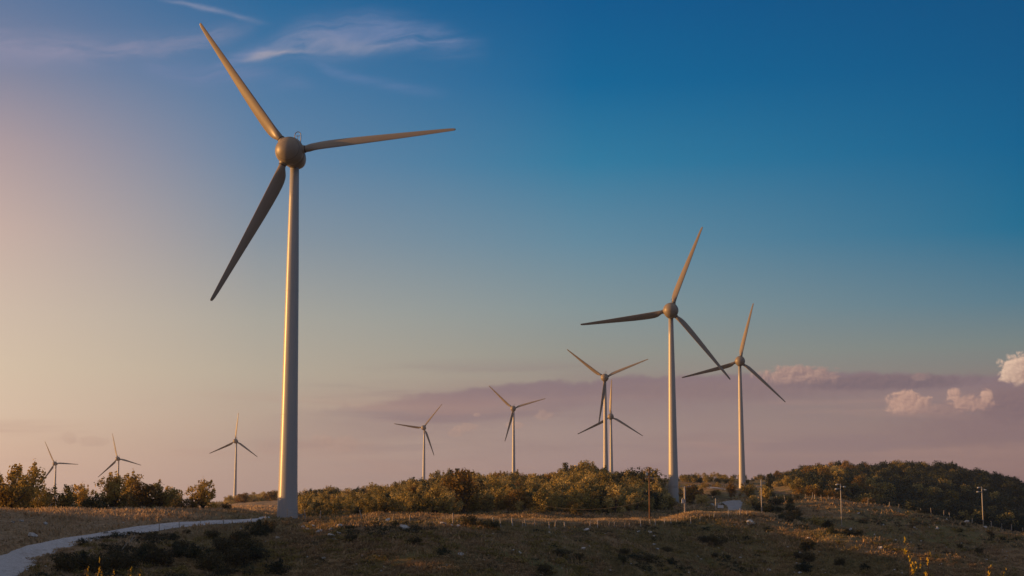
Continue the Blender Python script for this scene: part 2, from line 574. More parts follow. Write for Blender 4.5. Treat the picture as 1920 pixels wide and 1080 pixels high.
M = dict(
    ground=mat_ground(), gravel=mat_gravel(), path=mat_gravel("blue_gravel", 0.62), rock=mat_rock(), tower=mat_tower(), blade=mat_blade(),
    hub=mat_plain("hub_paint", (0.29, 0.245, 0.195), 0.45, 0.1, 0.8),
    seam=mat_plain("dark_rubber", (0.06, 0.055, 0.05), 0.6),
    steel=mat_plain("galvanised_steel", (0.30, 0.29, 0.28), 0.5, 0.2, 4, 0, 0.6),
    wood=mat_plain("brown_pole_wood", (0.20, 0.105, 0.05), 0.8, 0.35, 5, 0.01),
    post=mat_plain("weathered_post_wood", (0.42, 0.37, 0.31), 0.9, 0.4, 9, 0.01),
    concrete=mat_plain("pole_concrete", (0.50, 0.47, 0.43), 0.8, 0.15, 5),
    white=mat_plain("white_enamel", (0.72, 0.72, 0.72), 0.5, 0.08, 3),
    box=mat_plain("tan_cabinet_paint", (0.36, 0.28, 0.21), 0.7, 0.15, 2),
    wire=mat_plain("cable", (0.10, 0.09, 0.09), 0.6),
    bark=mat_plain("bark", (0.10, 0.075, 0.055), 0.95, 0.4, 8, 0.02),
    olive=mat_leaf("olive_leaves", ((0.08, 0.072, 0.022), (0.29, 0.225, 0.06), (0.56, 0.42, 0.12))),
    sage=mat_leaf("pale_sage_leaves", ((0.14, 0.125, 0.046), (0.43, 0.335, 0.115), (0.68, 0.53, 0.20))),
    rust=mat_leaf("rusty_leaves", ((0.12, 0.075, 0.018), (0.26, 0.16, 0.036), (0.40, 0.25, 0.06))),
    warm=mat_leaf("warm_olive_leaves", ((0.22, 0.16, 0.045), (0.54, 0.39, 0.105), (0.80, 0.60, 0.18)), 0.5),
    dark=mat_leaf("dark_green_leaves", ((0.020, 0.032, 0.018), (0.048, 0.062, 0.032), (0.095, 0.10, 0.045)), 0.25),
    conif=mat_leaf("needle_leaves", ((0.026, 0.032, 0.014), (0.06, 0.062, 0.025), (0.12, 0.105, 0.04)), 0.15),
    yellow=mat_leaf("yellow_leaves", ((0.36, 0.23, 0.015), (0.66, 0.45, 0.035), (0.90, 0.64, 0.06)), 0.4),
    scrub=mat_leaf("scrub_leaves", ((0.034, 0.032, 0.015), (0.078, 0.070, 0.030), (0.15, 0.125, 0.05)), 0.2),
    sunlit_straw=mat_leaf("sunlit_grass_blades", ((0.42, 0.30, 0.16), (0.62, 0.46, 0.26), (0.80, 0.63, 0.38)), 0.35),  # drier straw, brightened to paint sunlight into the crest strip
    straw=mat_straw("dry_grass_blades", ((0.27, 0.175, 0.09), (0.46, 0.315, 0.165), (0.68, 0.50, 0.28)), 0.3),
)

# ------------------------------------------------------------------ terrain
def ray(px, py):
    """direction of a photograph pixel"""
    a, b = (px - 960) / F, (540 - py) / F
    return a, math.cos(PITCH) - b * math.sin(PITCH), math.sin(PITCH) + b * math.cos(PITCH)


def polar(px, py):
    x, y, z = ray(px, py)
    return math.atan2(x, y), z / math.hypot(x, y)


UK = [-900, -300, 0, 150, 300, 450, 541, 650, 750, 850, 1000, 1100, 1200, 1261, 1330, 1390, 1450, 1500, 1560, 1620, 1700, 1780, 1850, 1920, 2200, 2800]
RINGS = [
    # (distance per knot, picture row per knot)
    ([3] * 26, [2600] * 26),
    ([40] * 26, [1330] * 26),
    ([95, 95, 95, 95, 95, 95, 95, 95, 95, 95, 98, 100, 100, 100, 100, 100, 98, 95, 92, 90, 88, 86, 85, 85, 80, 80],
     [950, 1100, 1250, 1270, 1280, 1285, 1290, 1290, 1290, 1290, 1290, 1290, 1290, 1290, 1290, 1290, 1290, 1270, 1250, 1240, 1230, 1225, 1222, 1220, 1230, 1240]),  # leftmost knots from here raised into an unseen, added knoll for shade
    ([150, 150, 150, 150, 152, 155, 155, 155, 152, 146, 150, 160, 172, 178, 186, 192, 194, 190, 186, 186, 187, 188, 190, 190, 180, 170],
     [880, 985, 1100, 1110, 1110, 1110, 1110, 1110, 1110, 1110, 1110, 1110, 1110, 1112, 1116, 1120, 1124, 1130, 1140, 1150, 1164, 1180, 1195, 1210, 1260, 1310]),
    ([196, 196, 196, 198, 200, 204, 203, 190, 188, 190, 200, 211, 223, 231, 240, 247, 249, 243, 237, 232, 227, 222, 217, 212, 200, 190],
     [880, 930, 958, 957, 956, 958, 970, 973, 976, 980, 986, 988, 984, 979, 970, 967, 969, 983, 993, 1008, 1025, 1044, 1062, 1082, 1140, 1190]),
    ([212, 212, 212, 214, 216, 216, 216, 212, 212, 212, 219, 228, 240, 248, 257, 264, 267, 265, 263, 262, 260, 257, 253, 249, 235, 225],
     [915, 945, 959, 958, 957, 956, 969, 974, 977, 979, 976, 979, 976, 971, 962, 960, 967, 986, 999, 1014, 1031, 1050, 1066, 1085, 1140, 1190]),
    ([260, 260, 260, 260, 260, 270, 290, 300, 320, 330, 330, 330, 330, 380, 340, 340, 330, 320, 315, 312, 310, 308, 306, 300, 290, 280],
     [962, 962, 965, 963, 962, 955, 957, 956, 944, 932, 936, 932, 942, 950, 943, 938, 940, 933, 935, 942, 957, 972, 986, 1000, 1045, 1090]),
    ([450] * 8 + [440, 430, 430, 430, 430, 450, 450, 450, 430, 430, 430, 430, 430, 430, 430, 430, 430, 430],
     [968, 968, 968, 968, 966, 950, 947, 946, 933, 918, 920, 908, 918, 938, 925, 924, 935, 950, 965, 980, 995, 1005, 1015, 1025, 1060, 1100]),
    ([700] * 8 + [640, 640, 640, 640, 640, 640, 600, 590, 580, 560, 580, 580, 580, 580, 580, 580, 580, 580],
     [970, 970, 970, 970, 968, 945, 938, 932, 926, 918, 897, 896, 902, 908, 913, 917, 915, 908, 904, 928, 945, 950, 958, 965, 1000, 1080]),
    ([1000, 1000, 1000, 1000, 1000, 950, 950, 950, 900, 850, 800, 740, 740, 760, 760, 760, 760, 760, 760, 760, 760, 760, 760, 760, 760, 760],
     [970, 970, 970, 970, 968, 940, 932, 928, 922, 910, 893, 893, 898, 900, 899, 900, 903, 900, 895, 897, 893, 894, 905, 926, 965, 1055]),
    ([1480, 1480, 1460, 1420, 1350, 1250, 1250, 1200, 1165, 1150, 1030, 950, 940, 1000, 1000, 1000, 1000, 1000, 1000, 1000, 1000, 1000, 1000, 1000, 1000, 1000],
     [965, 965, 963, 961, 955, 937, 934, 930, 922, 915, 902, 920, 925, 935, 940, 940, 940, 940, 940, 940, 940, 940, 950, 960, 990, 1060]),
    ([1750] * 26, [990] * 26),
    ([2000] * 26, [1005] * 26),
]


def pchip(xk, yk, x):
    h = np.diff(xk)
    d = np.diff(yk) / h
    m = np.zeros_like(yk)
    s = d[:-1] * d[1:] > 0
    w1, w2 = 2 * h[1:] + h[:-1], h[1:] + 2 * h[:-1]
    with np.errstate(divide='ignore', invalid='ignore'):
        m[1:-1] = np.where(s, (w1 + w2) / (w1 / d[:-1] + w2 / d[1:]), 0)
    m[0], m[-1] = d[0], d[-1]
    i = np.clip(np.searchsorted(xk, x) - 1, 0, len(h) - 1)
    t = (x - xk[i]) / h[i]
    return ((1 + 2 * t) * (1 - t) ** 2 * yk[i] + t * (1 - t) ** 2 * h[i] * m[i] + t * t * (3 - 2 * t) * yk[i + 1] + t * t * (t - 1) * h[i] * m[i + 1])


def vnoise(x, y, seed=0):
    """smooth value noise, -1..1"""
    xi, yi = np.floor(x).astype(np.int64), np.floor(y).astype(np.int64)
    fx, fy = x - xi, y - yi
    fx, fy = fx * fx * fx * (fx * (fx * 6 - 15) + 10), fy * fy * fy * (fy * (fy * 6 - 15) + 10)
    def h(a, b):
        n = (a * 374761393 + b * 668265263 + seed * 974711) & 0x7fffffff
        n = ((n ^ (n >> 13)) * 1274126177) & 0x7fffffff
        return ((n ^ (n >> 16)) & 0xffff) / 32767.5 - 1
    return (h(xi, yi) * (1 - fx) + h(xi + 1, yi) * fx) * (1 - fy) + (h(xi, yi + 1) * (1 - fx) + h(xi + 1, yi + 1) * fx) * fy


TH = np.concatenate([np.linspace(-180, -40, 57)[:-1], np.linspace(-40, -21, 96)[:-1], np.arange(-21, 21, 0.07), np.linspace(21, 40, 96)[1:], np.linspace(40, 180, 57)[1:]])
TH = np.radians(TH)
RR = np.concatenate([np.geomspace(2, 90, 40)[:-1], np.arange(90, 260, 0.55), np.arange(260, 480, 1.5), np.geomspace(480, 1600, 170), np.geomspace(1640, 1990, 6)])


def build_table():
    thk = np.array([math.atan2(*ray(u, 950)[:2]) for u in UK])
    s = np.log(RR)
    rk = np.array([np.interp(TH, thk, np.array(d, float)) for d, _ in RINGS])
    tk = np.array([np.interp(TH, thk, [polar(u, y)[1] for u, y in zip(UK, ys)]) for _, ys in RINGS])
    # smooth the knots across azimuth (0.07 degree steps inside the view)
    ker = np.exp(-0.5 * (np.arange(-12, 13) / 5.0) ** 2)
    ker /= ker.sum()
    for A in (rk, tk):
        for k in range(len(A)):
            A[k] = np.convolve(np.pad(A[k], 12, mode='edge'), ker, mode='valid')
    Z = np.zeros((len(TH), len(RR)))
    for i in range(len(TH)):
        Z[i] = pchip(np.log(rk[:, i]), tk[:, i], s) * RR
    X = RR[None, :] * np.sin(TH)[:, None]
    Y = RR[None, :] * np.cos(TH)[:, None]
    amp = np.clip((RR - 20) / 100, 0, 1)[None, :]
    Nz = 0.45 * vnoise(X / 17, Y / 17, 1) + 0.28 * vnoise(X / 7, Y / 7, 2) + 0.15 * vnoise(X / 2.7, Y / 2.7, 3) + 0.07 * vnoise(X / 1.1, Y / 1.1, 4)
    Nz += (0.8 * vnoise(X / 60, Y / 60, 5) + 0.4 * vnoise(X / 25, Y / 25, 8)) * np.clip((RR - 260) / 200, 0, 1)[None, :]
    calm = 1 - 0.75 * np.clip((-8.0 - np.degrees(TH)) / 2.0, 0, 1)[:, None] * np.clip((232 - RR) / 10, 0, 1)[None, :]
    return X, Y, Z + Nz * amp * calm


TX, TY, TZ = build_table()


def road_flatten():
    pass


def gh(x, y):
    x, y = np.asarray(x, float), np.asarray(y, float)
    th, r = np.arctan2(x, y), np.hypot(x, y)
    i = np.clip(np.searchsorted(TH, th) - 1, 0, len(TH) - 2)
    j = np.clip(np.searchsorted(RR, r) - 1, 0, len(RR) - 2)
    a = np.clip((th - TH[i]) / (TH[i + 1] - TH[i]), 0, 1)
    b = np.clip((r - RR[j]) / (RR[j + 1] - RR[j]), 0, 1)
    return (TZ[i, j] * (1 - a) + TZ[i + 1, j] * a) * (1 - b) + (TZ[i, j + 1] * (1 - a) + TZ[i + 1, j + 1] * a) * b


def hit(px, py, rmin=90):
    """where the line of sight meets the ground"""
    th, t = polar(px, py)
    i = min(max(int(np.searchsorted(TH, th)) - 1, 0), len(TH) - 2)
    a = (th - TH[i]) / (TH[i + 1] - TH[i])
    z = TZ[i] * (1 - a) + TZ[i + 1] * a
    d = z - RR * t
    k = np.nonzero((d >= 0) & (RR > rmin))[0]
    if len(k) == 0:
        return None
    k = int(k[0])
    r = RR[k]
    if k and d[k - 1] < 0:
        r = RR[k - 1] + (RR[k] - RR[k - 1]) * (-d[k - 1]) / (d[k] - d[k - 1])
    x, y = r * math.sin(th), r * math.cos(th)
    return Vector((x, y, float(gh(x, y))))


def at(px, dist):
    """ground point in the direction of picture column px, dist metres away"""
    th = math.atan2(*ray(px, 945)[:2])
    x, y = dist * math.sin(th), dist * math.cos(th)
    return Vector((x, y, float(gh(x, y))))


def build_ground():
    n, k = TX.shape
    v = np.stack([TX, TY, TZ], -1).reshape(-1, 3)
    i, j = np.meshgrid(np.arange(n - 1), np.arange(k - 1), indexing='ij')
    a = (i * k + j).ravel()
    f = np.stack([a, a + 1, a + k + 1, a + k], -1)[:, ::-1]
    # disc under the camera
    c = len(v)
    v = np.vstack([v, [[0, 0, -1.75]]])
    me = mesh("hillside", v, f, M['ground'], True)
    o = obj("hillside", me)
    o['kind'] = 'structure'
    return o


build_ground()


def ribbon(name, up, low, lift=0.06, m=10, mat="gravel"):
    """a gravel sheet laid on the ground between two edges given as ground points"""
    def resample(pts, n):
        pts = np.array(pts)
        d = np.concatenate([[0], np.cumsum(np.linalg.norm(np.diff(pts, axis=0), axis=1))])
        t = np.linspace(0, d[-1], n)
        return np.stack([np.interp(t, d, pts[:, q]) for q in range(2)], -1)
    n = 160
    A, B = resample(up, n), resample(low, n)
    V = []
    for q in range(m + 1):
        w = q / m
        e = (vnoise(np.arange(n) * 0.35, np.full(n, q * 3.1), 6) * .16 + vnoise(np.arange(n) * 1.3, np.full(n, q * 5.7), 9) * .16)[:, None] * (1 if q in (0, m) else 0)
        P = A * (1 - w) + B * w + e
        z = gh(P[:, 0], P[:, 1]) + lift * (1.0 if 0 < q < m else 0.3)
        V.append(np.column_stack([P, z]))
    V = np.array(V)
    i, j = np.meshgrid(np.arange(m), np.arange(n - 1), indexing='ij')
    a = (i * n + j).ravel()
    f = np.stack([a, a + 1, a + n + 1, a + n], -1)
    me = mesh(name, V.reshape(-1, 3), f, M[mat], True)
    if sum(p.normal.z for p in me.polygons) < 0:
        me.flip_normals()
    o = obj(name, me)
    o['kind'] = 'structure'
    return o


def gp(lst):
    out = []
    for p in lst:
        h = hit(*p)
        if h is not None:
            out.append((h.x, h.y))
    return out


road_up = gp([(-160, 1085), (-80, 1065), (0, 1043), (50, 1023), (100, 1013), (150, 1005), (200, 997), (250, 988), (300, 983), (350, 979), (400, 976), (480, 974.5)])
road_lo = gp([(-20, 1108), (33, 1080), (67, 1057), (97, 1037), (150, 1020), (200, 1008), (250, 1002), (300, 995), (350, 988), (400, 983), (480, 978.5)])
e = at(560, 214)
road_up.append((e.x, e.y + 3))
road_lo.append((e.x, e.y))
ribbon("gravel_road", road_up, road_lo, 0.10)
ribbon("gravel_path", [tuple(at(u, d)[:2]) for u, d in ((1368, 262), (1367, 275), (1364, 290), (1362, 304), (1359, 318), (1348, 320), (1322, 316))],
       [tuple(at(u, d)[:2]) for u, d in ((1392, 262), (1391, 275), (1390, 290), (1391, 308), (1393, 328), (1388, 338), (1370, 339), (1322, 332))], 0.10, 10, "path")
ribbon("gravel_path", [tuple(at(u, d)[:2]) for u, d in ((1288, 525), (1320, 515), (1345, 500), (1362, 480))],
       [tuple(at(u, d)[:2]) for u, d in ((1288, 512), (1320, 502), (1345, 488), (1362, 470))], 0.12, 8, "path")

# ------------------------------------------------------------------ wind turbines
HUB_H, BL = 50.0, 22.5


def blade_mesh():
    """blade along +Z from the hub centre, thickness along Y, trailing edge towards -X"""
    n = 20
    V = []
    st = [(1.55, 0), (2.3, .05), (2.75, .35), (3.2, .75), (4.0, 1), (5.6, 1), (9, 1), (12, 1), (15, 1), (18, 1), (20.5, 1), (22.0, 1), (22.4, 1)]
    chord = dict(zip([s[0] for s in st], [.86, .92, 1.25, 1.62, 1.86, 1.88, 1.64, 1.36, 1.09, .84, .65, .50, .34]))
    for zz, af in st:
        c = chord[zz]
        tw = R(40) - R(18) * min(1, (zz - 1.55) / 16)
        th = (0.86 * (1 - af) + af * c * (0.30 - 0.15 * min(1, zz / 18)))
        le = 0.43 * (1 - af) + af * (0.43 - 0.012 * (zz - 4))     # leading edge stays nearly straight
        for k in range(n):
            t = 2 * math.pi * k / n
            cx = le - c * (1 - math.cos(t)) / 2
            u = (1 - math.cos(t)) / 2
            circ = math.sin(t) * 0.43 * (c / .86)
            foil = math.sin(t) * th * 0.95 * (1 - u) ** 0.55 * (0.55 + 0.5 * u) if af else 0
            yy = circ * (1 - af) + foil * af
            # twist about the blade axis (pitches the front face towards the trailing side)
            X = cx * math.cos(tw) - yy * math.sin(tw)
            Y = cx * math.sin(tw) * -1 - yy * math.cos(tw)
            pre = -0.0016 * zz * zz
            V.append((X, Y + pre, zz if zz < 2.2 else 2.2 + (zz - 2.2) * 1.045))
    Fc = []
    m = len(st)
    for i in range(m - 1):
        for k in range(n):
            Fc.append((i * n + k, i * n + (k + 1) % n, (i + 1) * n + (k + 1) % n, (i + 1) * n + k))
    Fc.append(tuple(reversed(range(n))))
    Fc.append(tuple((m - 1) * n + k for k in range(n)))
    return mesh("blade", V, Fc, M['blade'], True)


def subsurf(me_obj):
    md = me_obj.modifiers.new("smooth", 'SUBSURF')
    md.levels = md.render_levels = 1


MESH = {}
MESH['blade'] = blade_mesh()
tw = MB()
prof = [(1.42, -4), (1.42, 0), (1.36, 1.5), (1.27, 5), (1.13, 14), (1.0, 24), (0.86, 34), (0.68, 44), (0.62, 48.4)]
tw.lathe(prof, 48)
MESH['tower'] = tw.mesh("tower", M['tower'], True)
FL = []
for z, r in ((14, 1.13), (31, 0.905)):
    FL.append(MB().lathe([(r + 0.004, z - .05), (r + .02, z - .04), (r + .02, z + .04), (r + 0.004, z + .05)], 48).mesh("flange", M['tower']))
col_ = MB().lathe([(0.62, 48.3), (0.74, 48.35), (0.74, 48.75), (0.62, 48.8)], 32)
MESH['collar'] = col_.mesh("yaw_ring", M['hub'], True)
hb = MB()
RS = 1.97
hb.lathe([(0.05, RS * 0.999)] + [(RS * math.cos(a), RS * math.sin(a)) for a in np.radians(np.linspace(84, -38, 22))], 40, 'Y')
MESH['hub'] = hb.mesh("hub", M['hub'], True)
MESH['hubseam'] = MB().lathe([(math.sqrt(RS * RS - 1.21) - .01, 1.12), (math.sqrt(RS * RS - 1.21) + .012, 1.11), (math.sqrt(RS * RS - 1.21) + .012, 1.08), (math.sqrt(RS * RS - 1.21) - .01, 1.07)], 40, 'Y').mesh("panel_seam", M['seam'], True)
nb = MB()
nb.lathe([(1.40, -1.24), (1.60, -1.28), (1.66, -1.9), (1.6, -2.8), (1.4, -3.9), (1.1, -4.9), (0.5, -5.6), (0.05, -5.8)][::1], 36, 'Y')
MESH['nacelle'] = nb.mesh("nacelle", M['hub'], True)
rc = MB().lathe([(0.45, 1.50), (0.60, 1.52), (0.60, 2.02), (0.50, 2.06), (0.50, 2.12), (0.45, 2.14)], 28)
MESH['root'] = rc.mesh("root_collar", M['hub'], True)
rr_ = MB().lathe([(0.49, 2.16), (0.53, 2.17), (0.53, 2.27), (0.49, 2.28)], 28)
MESH['seal'] = rr_.mesh("root_seal", M['seam'], True)
hp = MB()
HX = 0.5
hp.tube([(HX - .44, 2.2, 1.4), (HX - .44, 2.2, 3.0), (HX - .38, 2.2, 3.28), (HX - .2, 2.2, 3.46), (HX, 2.2, 3.52), (HX + .2, 2.2, 3.46), (HX + .38, 2.2, 3.28), (HX + .44, 2.2, 3.0), (HX + .44, 2.2, 1.3)], 0.06, 8)
MESH['hoop'] = hp.mesh("lightning_hoop", M['steel'], True)
an = MB().tube([(HX, 2.2, 1.4), (HX, 2.2, 2.95)], .04, 6).tube([(HX - .16, 2.2, 2.9), (HX + .16, 2.2, 2.9)], .03, 6)
for sx in (-.16, .16):
    an.lathe([(.02, 2.86), (.07, 2.88), (.07, 2.99), (.02, 3.01)], 8, 'Z', (HX + sx, 2.2, 0))
MESH['anemometer'] = an.mesh("anemometer", M['steel'])

YAW = R(-6)
TILT = R(-5)
ADJ = R(-1.6)
TURB = [
    # hub px, distance, (dx,dy) of one blade tip in the photograph, label
    (547, 283, 203, (-162, 241), "tallest wind turbine, nearest the camera, pale tower standing at the end of the gravel road"),
    (1260, 582, 380, (63, 150), "second tallest wind turbine, just left of the white transformer pole, one blade crossing another turbine"),
    (1389, 677, 580, (29, 103), "wind turbine rising behind the small trees at the top of the gravel path"),
    (1135, 708, 733, (-64, 52), "wind turbine on the thicket crest whose lower blade overlaps a smaller turbine right behind it"),
    (1146, 781, 933, (4, 64), "smaller wind turbine half hidden directly behind another tower, with one blade pointing straight up"),
    (963, 766, 1027, (-41, 41), "slim wind turbine behind the middle of the thicket with a blade pointing up left"),
    (795, 802, 1162, (33, 40), "small wind turbine over the left slope of the thicket with a blade pointing up right"),
    (442, 827, 1244, (5, 49), "small distant wind turbine just left of the tallest tower, upright blade, full tower visible"),
    (221, 860, 1384, (-10, 42), "tiny distant wind turbine whose tower sinks behind a tall roadside bush"),
    (103, 869, 1466, (-18, 37), "tiniest wind turbine, farthest left, above a dip between roadside bushes"),
]


def turbine(i, px, py, D, tip, label):
    x, y, z = ray(px, py)
    k = D / math.hypot(x, y)
    hub = Vector((x * k, y * k, z * k))
    face = YAW                               # every rotor faces the same wind
    # tower axis sits a little behind the rotor
    root = empty("wind_turbine", (hub.x, hub.y, hub.z - HUB_H), face)
    root.location += Vector((math.sin(-face) * -0, 0, 0))
    tag(root, label, "wind turbine", "wind turbines of the wind farm")
    off = 3.0                                # hub centre in front of tower axis
    root.location = (hub.x - math.sin(face) * off * -0 , hub.y + off, hub.z - HUB_H)
    t = obj("tower", MESH['tower'], root)
    for fm in FL:
        obj("flange", fm, t)
    n = obj("nacelle", MESH['nacelle'], root, (0, -off, HUB_H))
    obj("yaw_ring", MESH['collar'], t)
    obj("lightning_hoop", MESH['hoop'], n)
    obj("anemometer", MESH['anemometer'], n)
    h = obj("hub", MESH['hub'], root, (0, -off, HUB_H))
    n.rotation_euler = h.rotation_euler = (TILT, 0, 0)
    obj("panel_seam", MESH['hubseam'], h)
    a0 = math.atan2(tip[0], tip[1])
    for b in range(3):
        bo = obj("blade", MESH['blade'], root, (0, -off, HUB_H))
        bo.rotation_euler = (Matrix.Rotation(TILT, 3, 'X') @ Matrix.Rotation(a0 + ADJ + b * 2 * math.pi / 3, 3, 'Y')).to_euler()
        if not bo.modifiers and i < 4:
            subsurf(bo)
        obj("root_collar", MESH['root'], bo)
        obj("root_seal", MESH['seal'], bo)
    return root


for i, t in enumerate(TURB):
    turbine(i, *t)

# small utility cabinet beside the nearest tower
cb = at(566, 207)
cab = empty("utility_cabinet", (cb.x - 0.15, cb.y, cb.z - .1), 0.15)
tag(cab, "small tan utility cabinet standing right beside the base of the tallest turbine", "cabinet")
obj("body", MB().box((0, 0, .5), (.62, .5, 1.0)).mesh("body", M['box']), cab)
obj("roof", MB().box((0, 0, 1.04), (.72, .6, .07)).mesh("roof", M['concrete']), cab)
obj("door", MB().box((0, -.262, .5), (.5, .02, .8)).mesh("door", M['box']), cab)

# ------------------------------------------------------------------ vegetation
def leaf_cloud(rng, cen, rad, n, size, squash=0.85, outward=1.15):
    cen, rad = np.array(cen, float), np.array(rad, float)
    w = rad ** 2
    idx = rng.choice(len(cen), n, p=w / w.sum())
    d = rng.normal(size=(n, 3))
    d /= np.linalg.norm(d, axis=1)[:, None]
    rr = rad[idx] * (0.45 + 0.62 * rng.random(n) ** 0.6)
    p = cen[idx] + d * rr[:, None] * np.array([1, 1, squash])
    nrm = d * outward + rng.normal(size=(n, 3)) * 0.45 + np.array([0, 0, .2])
    nrm /= np.linalg.norm(nrm, axis=1)[:, None]
    t = np.cross(nrm, rng.normal(size=(n, 3)))
    t /= np.linalg.norm(t, axis=1)[:, None]
    b = np.cross(nrm, t)
    L = size * (0.65 + 0.7 * rng.random(n))[:, None]
    W = L * 0.62
    q = np.stack([p - t * L / 2, p + b * W / 2 - t * L * .05, p + t * L / 2, p - b * W / 2 - t * L * .05], 1)
    return q.reshape(-1, 3)


def quads(v):
    return np.arange(len(v)).reshape(-1, 4)


def plant(seed, h, w, n, leaf, limbs=9, spiky=0.0, trunk_h=0.15, lean=0.0, top=1.0, stems=1, clus=0.2):
    """returns (leaf verts, MB with the wood): limbs fan out from the stem, leaf clusters sit along them"""
    rng = np.random.default_rng(seed)
    wood = MB()
    cen, rad = [], []
    base = np.array([0, 0, 0.0])
    th = h * trunk_h
    tr = max(0.035, h * 0.022)
    wood.tube([(0, 0, -.3), (lean * th * .3, 0, th * .6), (lean * th, 0, th)], [tr * 1.3, tr, tr * .85], 6)
    for k in range(limbs):
        az = 2 * math.pi * (k + rng.random() * .8) / limbs
        up = rng.random() ** 0.8
        el = 0.12 + up * 0.95
        rx = w / 2 * (0.75 + 0.4 * rng.random())
        tip = np.array([math.cos(az) * rx * math.cos(el * 1.35), math.sin(az) * rx * math.cos(el * 1.35), th * .4 + (h - th * .4) * (0.30 + 0.62 * math.sin(el * 1.45)) * (0.8 + .25 * rng.random())])
        st = np.array([lean * th, 0, th * (0.5 + .5 * rng.random())])
        md = (st + tip) / 2 + rng.normal(size=3) * 0.06 * h * np.array([1, 1, .4])
        wood.tube([st, md, tip], [tr * .6, tr * .38, tr * .12], 5)
        cr = w * clus * (0.75 + .5 * rng.random())
        for s, m in ((0.45, .75), (.7, .95), (0.97, .85)):
            p = (st * (1 - s) ** 2 + 2 * md * s * (1 - s) + tip * s * s)
            cen.append(p + rng.normal(size=3) * cr * .3)
            rad.append(cr * m * (0.8 + .4 * rng.random()))
        if rng.random() < spiky:
            q = tip + np.array([rng.normal() * .05 * w, rng.normal() * .05 * w, h * (.12 + .16 * rng.random())])
            wood.tube([tip, q], [tr * .16, tr * .05], 4)
            for s in (.35, .7, 1.0):
                cen.append(tip * (1 - s) + q * s)
                rad.append(cr * (.50 - .25 * s))
    # skirt near the ground
    for k in range(int(5 * (1 - trunk_h))):
        az = rng.random() * 6.28
        cen.append(np.array([math.cos(az) * w * .3, math.sin(az) * w * .3, max(th * .9, h * .16)]))
        rad.append(w * clus * .9)
    v = leaf_cloud(rng, cen, rad, n, leaf)
    v[:, 2] = np.maximum(v[:, 2], 0.0)
    return v, wood


def conifer(seed, h, w, n, leaf):
    rng = np.random.default_rng(seed)
    wood = MB().tube([(0, 0, -.3), (0, 0, h * .5), (0, 0, h * .98)], [h * .022, h * .014, h * .003], 6)
    cen, rad = [], []
    lev = 11
    for i in range(lev):
        f = i / (lev - 1)
        z = h * (.12 + .84 * f)
        rr = w / 2 * (1 - f) ** .85 + .04 * w
        for k in range(max(2, int(7 * (1 - f) + 2))):
            a = rng.random() * 6.28
            q = rr * (.6 + .5 * rng.random())
            wood.tube([(0, 0, z), (math.cos(a) * q, math.sin(a) * q, z - q * .15)], [h * .005, h * .002], 4)
            for s in (.45, .9):
                cen.append((math.cos(a) * q * s, math.sin(a) * q * s, z - q * .12 * s))
                rad.append(max(.10, rr * .32) * (.7 + .5 * rng.random()))
    return leaf_cloud(rng, cen, rad, n, leaf, .6), wood


PROTO = {}


def proto(key, maker, leafmat, *a, **k):
    v, wood = maker(*a, **k)
    cr = mesh(key + "_crown", v, quads(v), leafmat)
    tr = wood.mesh(key + "_trunk", M['bark'], True)
    # a joined version for plants too small to show parts
    wv = np.array([tuple(p) for p in wood.v])
    F_ = [tuple(q) for q in quads(v)] + [tuple(len(v) + i for i in f) for f in wood.f]
    mi = [0] * (len(v) // 4) + [1] * len(wood.f)
    one = mesh(key + "_whole", np.vstack([v, wv]), F_, [leafmat, M['bark']], False, mi)
    PROTO[key] = (cr, tr, one)


def grow(name, key, loc, h, rz, label, cat, group=None, parts=True, wide=1.0):
    """key's proto has unit height"""
    cr, tr, one = PROTO[key]
    if parts:
        r = empty(name, loc, rz)
        obj("crown", cr, r)
        obj("trunk", tr, r)
    else:
        r = obj(name, one, None, loc)
        r.rotation_euler = (0, 0, rz)
    r.scale = (h * wide, h * wide, h)
    tag(r, label, cat, group)
    return r


# unit-height prototypes
for i in range(5):
    proto(f"bush{i}", plant, [M['olive'], M['sage'], M['olive'], M['rust'], M['olive']][i], 20 + i, 1.0, 1.15 + .1 * (i % 3), 2200, .075, 11, .3, .16, 0, 1, 1, .165)
for i in range(4):
    proto(f"pale{i}", plant, [M['sage'], M['olive'], M['sage'], M['sage']][i], 60 + i, 1.0, 1.1, 2000, .072, 12, .5, .12, 0, 1, 1, .145)
for i in range(4):
    proto(f"sprout{i}", plant, M['warm'], 40 + i, 0.82, 1.0, 2800, .055, 15, .9, .12, 0, 1, 1, .135)
for i in range(4):
    proto(f"tree{i}", plant, [M['dark'], M['olive'], M['dark'], M['dark']][i], 80 + i, 1.0, 0.95, 1500, .085, 14, .2, .22, 0, 1, 1, .2)
for i in range(2):
    proto(f"rusty{i}", plant, M['rust'], 90 + i, 1.0, 0.85, 2200, .06, 14, .3, .22, 0, 1, 1, .17)
for i in range(3):
    proto(f"scrub{i}", plant, [M['scrub'], M['dark'], M['scrub']][i], 110 + i, 1.0, 1.9, 2200, .10, 12, .5, .08, 0, 1, 1, .17)
for i in range(2):
    proto(f"conifer{i}", conifer, M['conif'], 130 + i, 1.0, .62, 2200, .05)


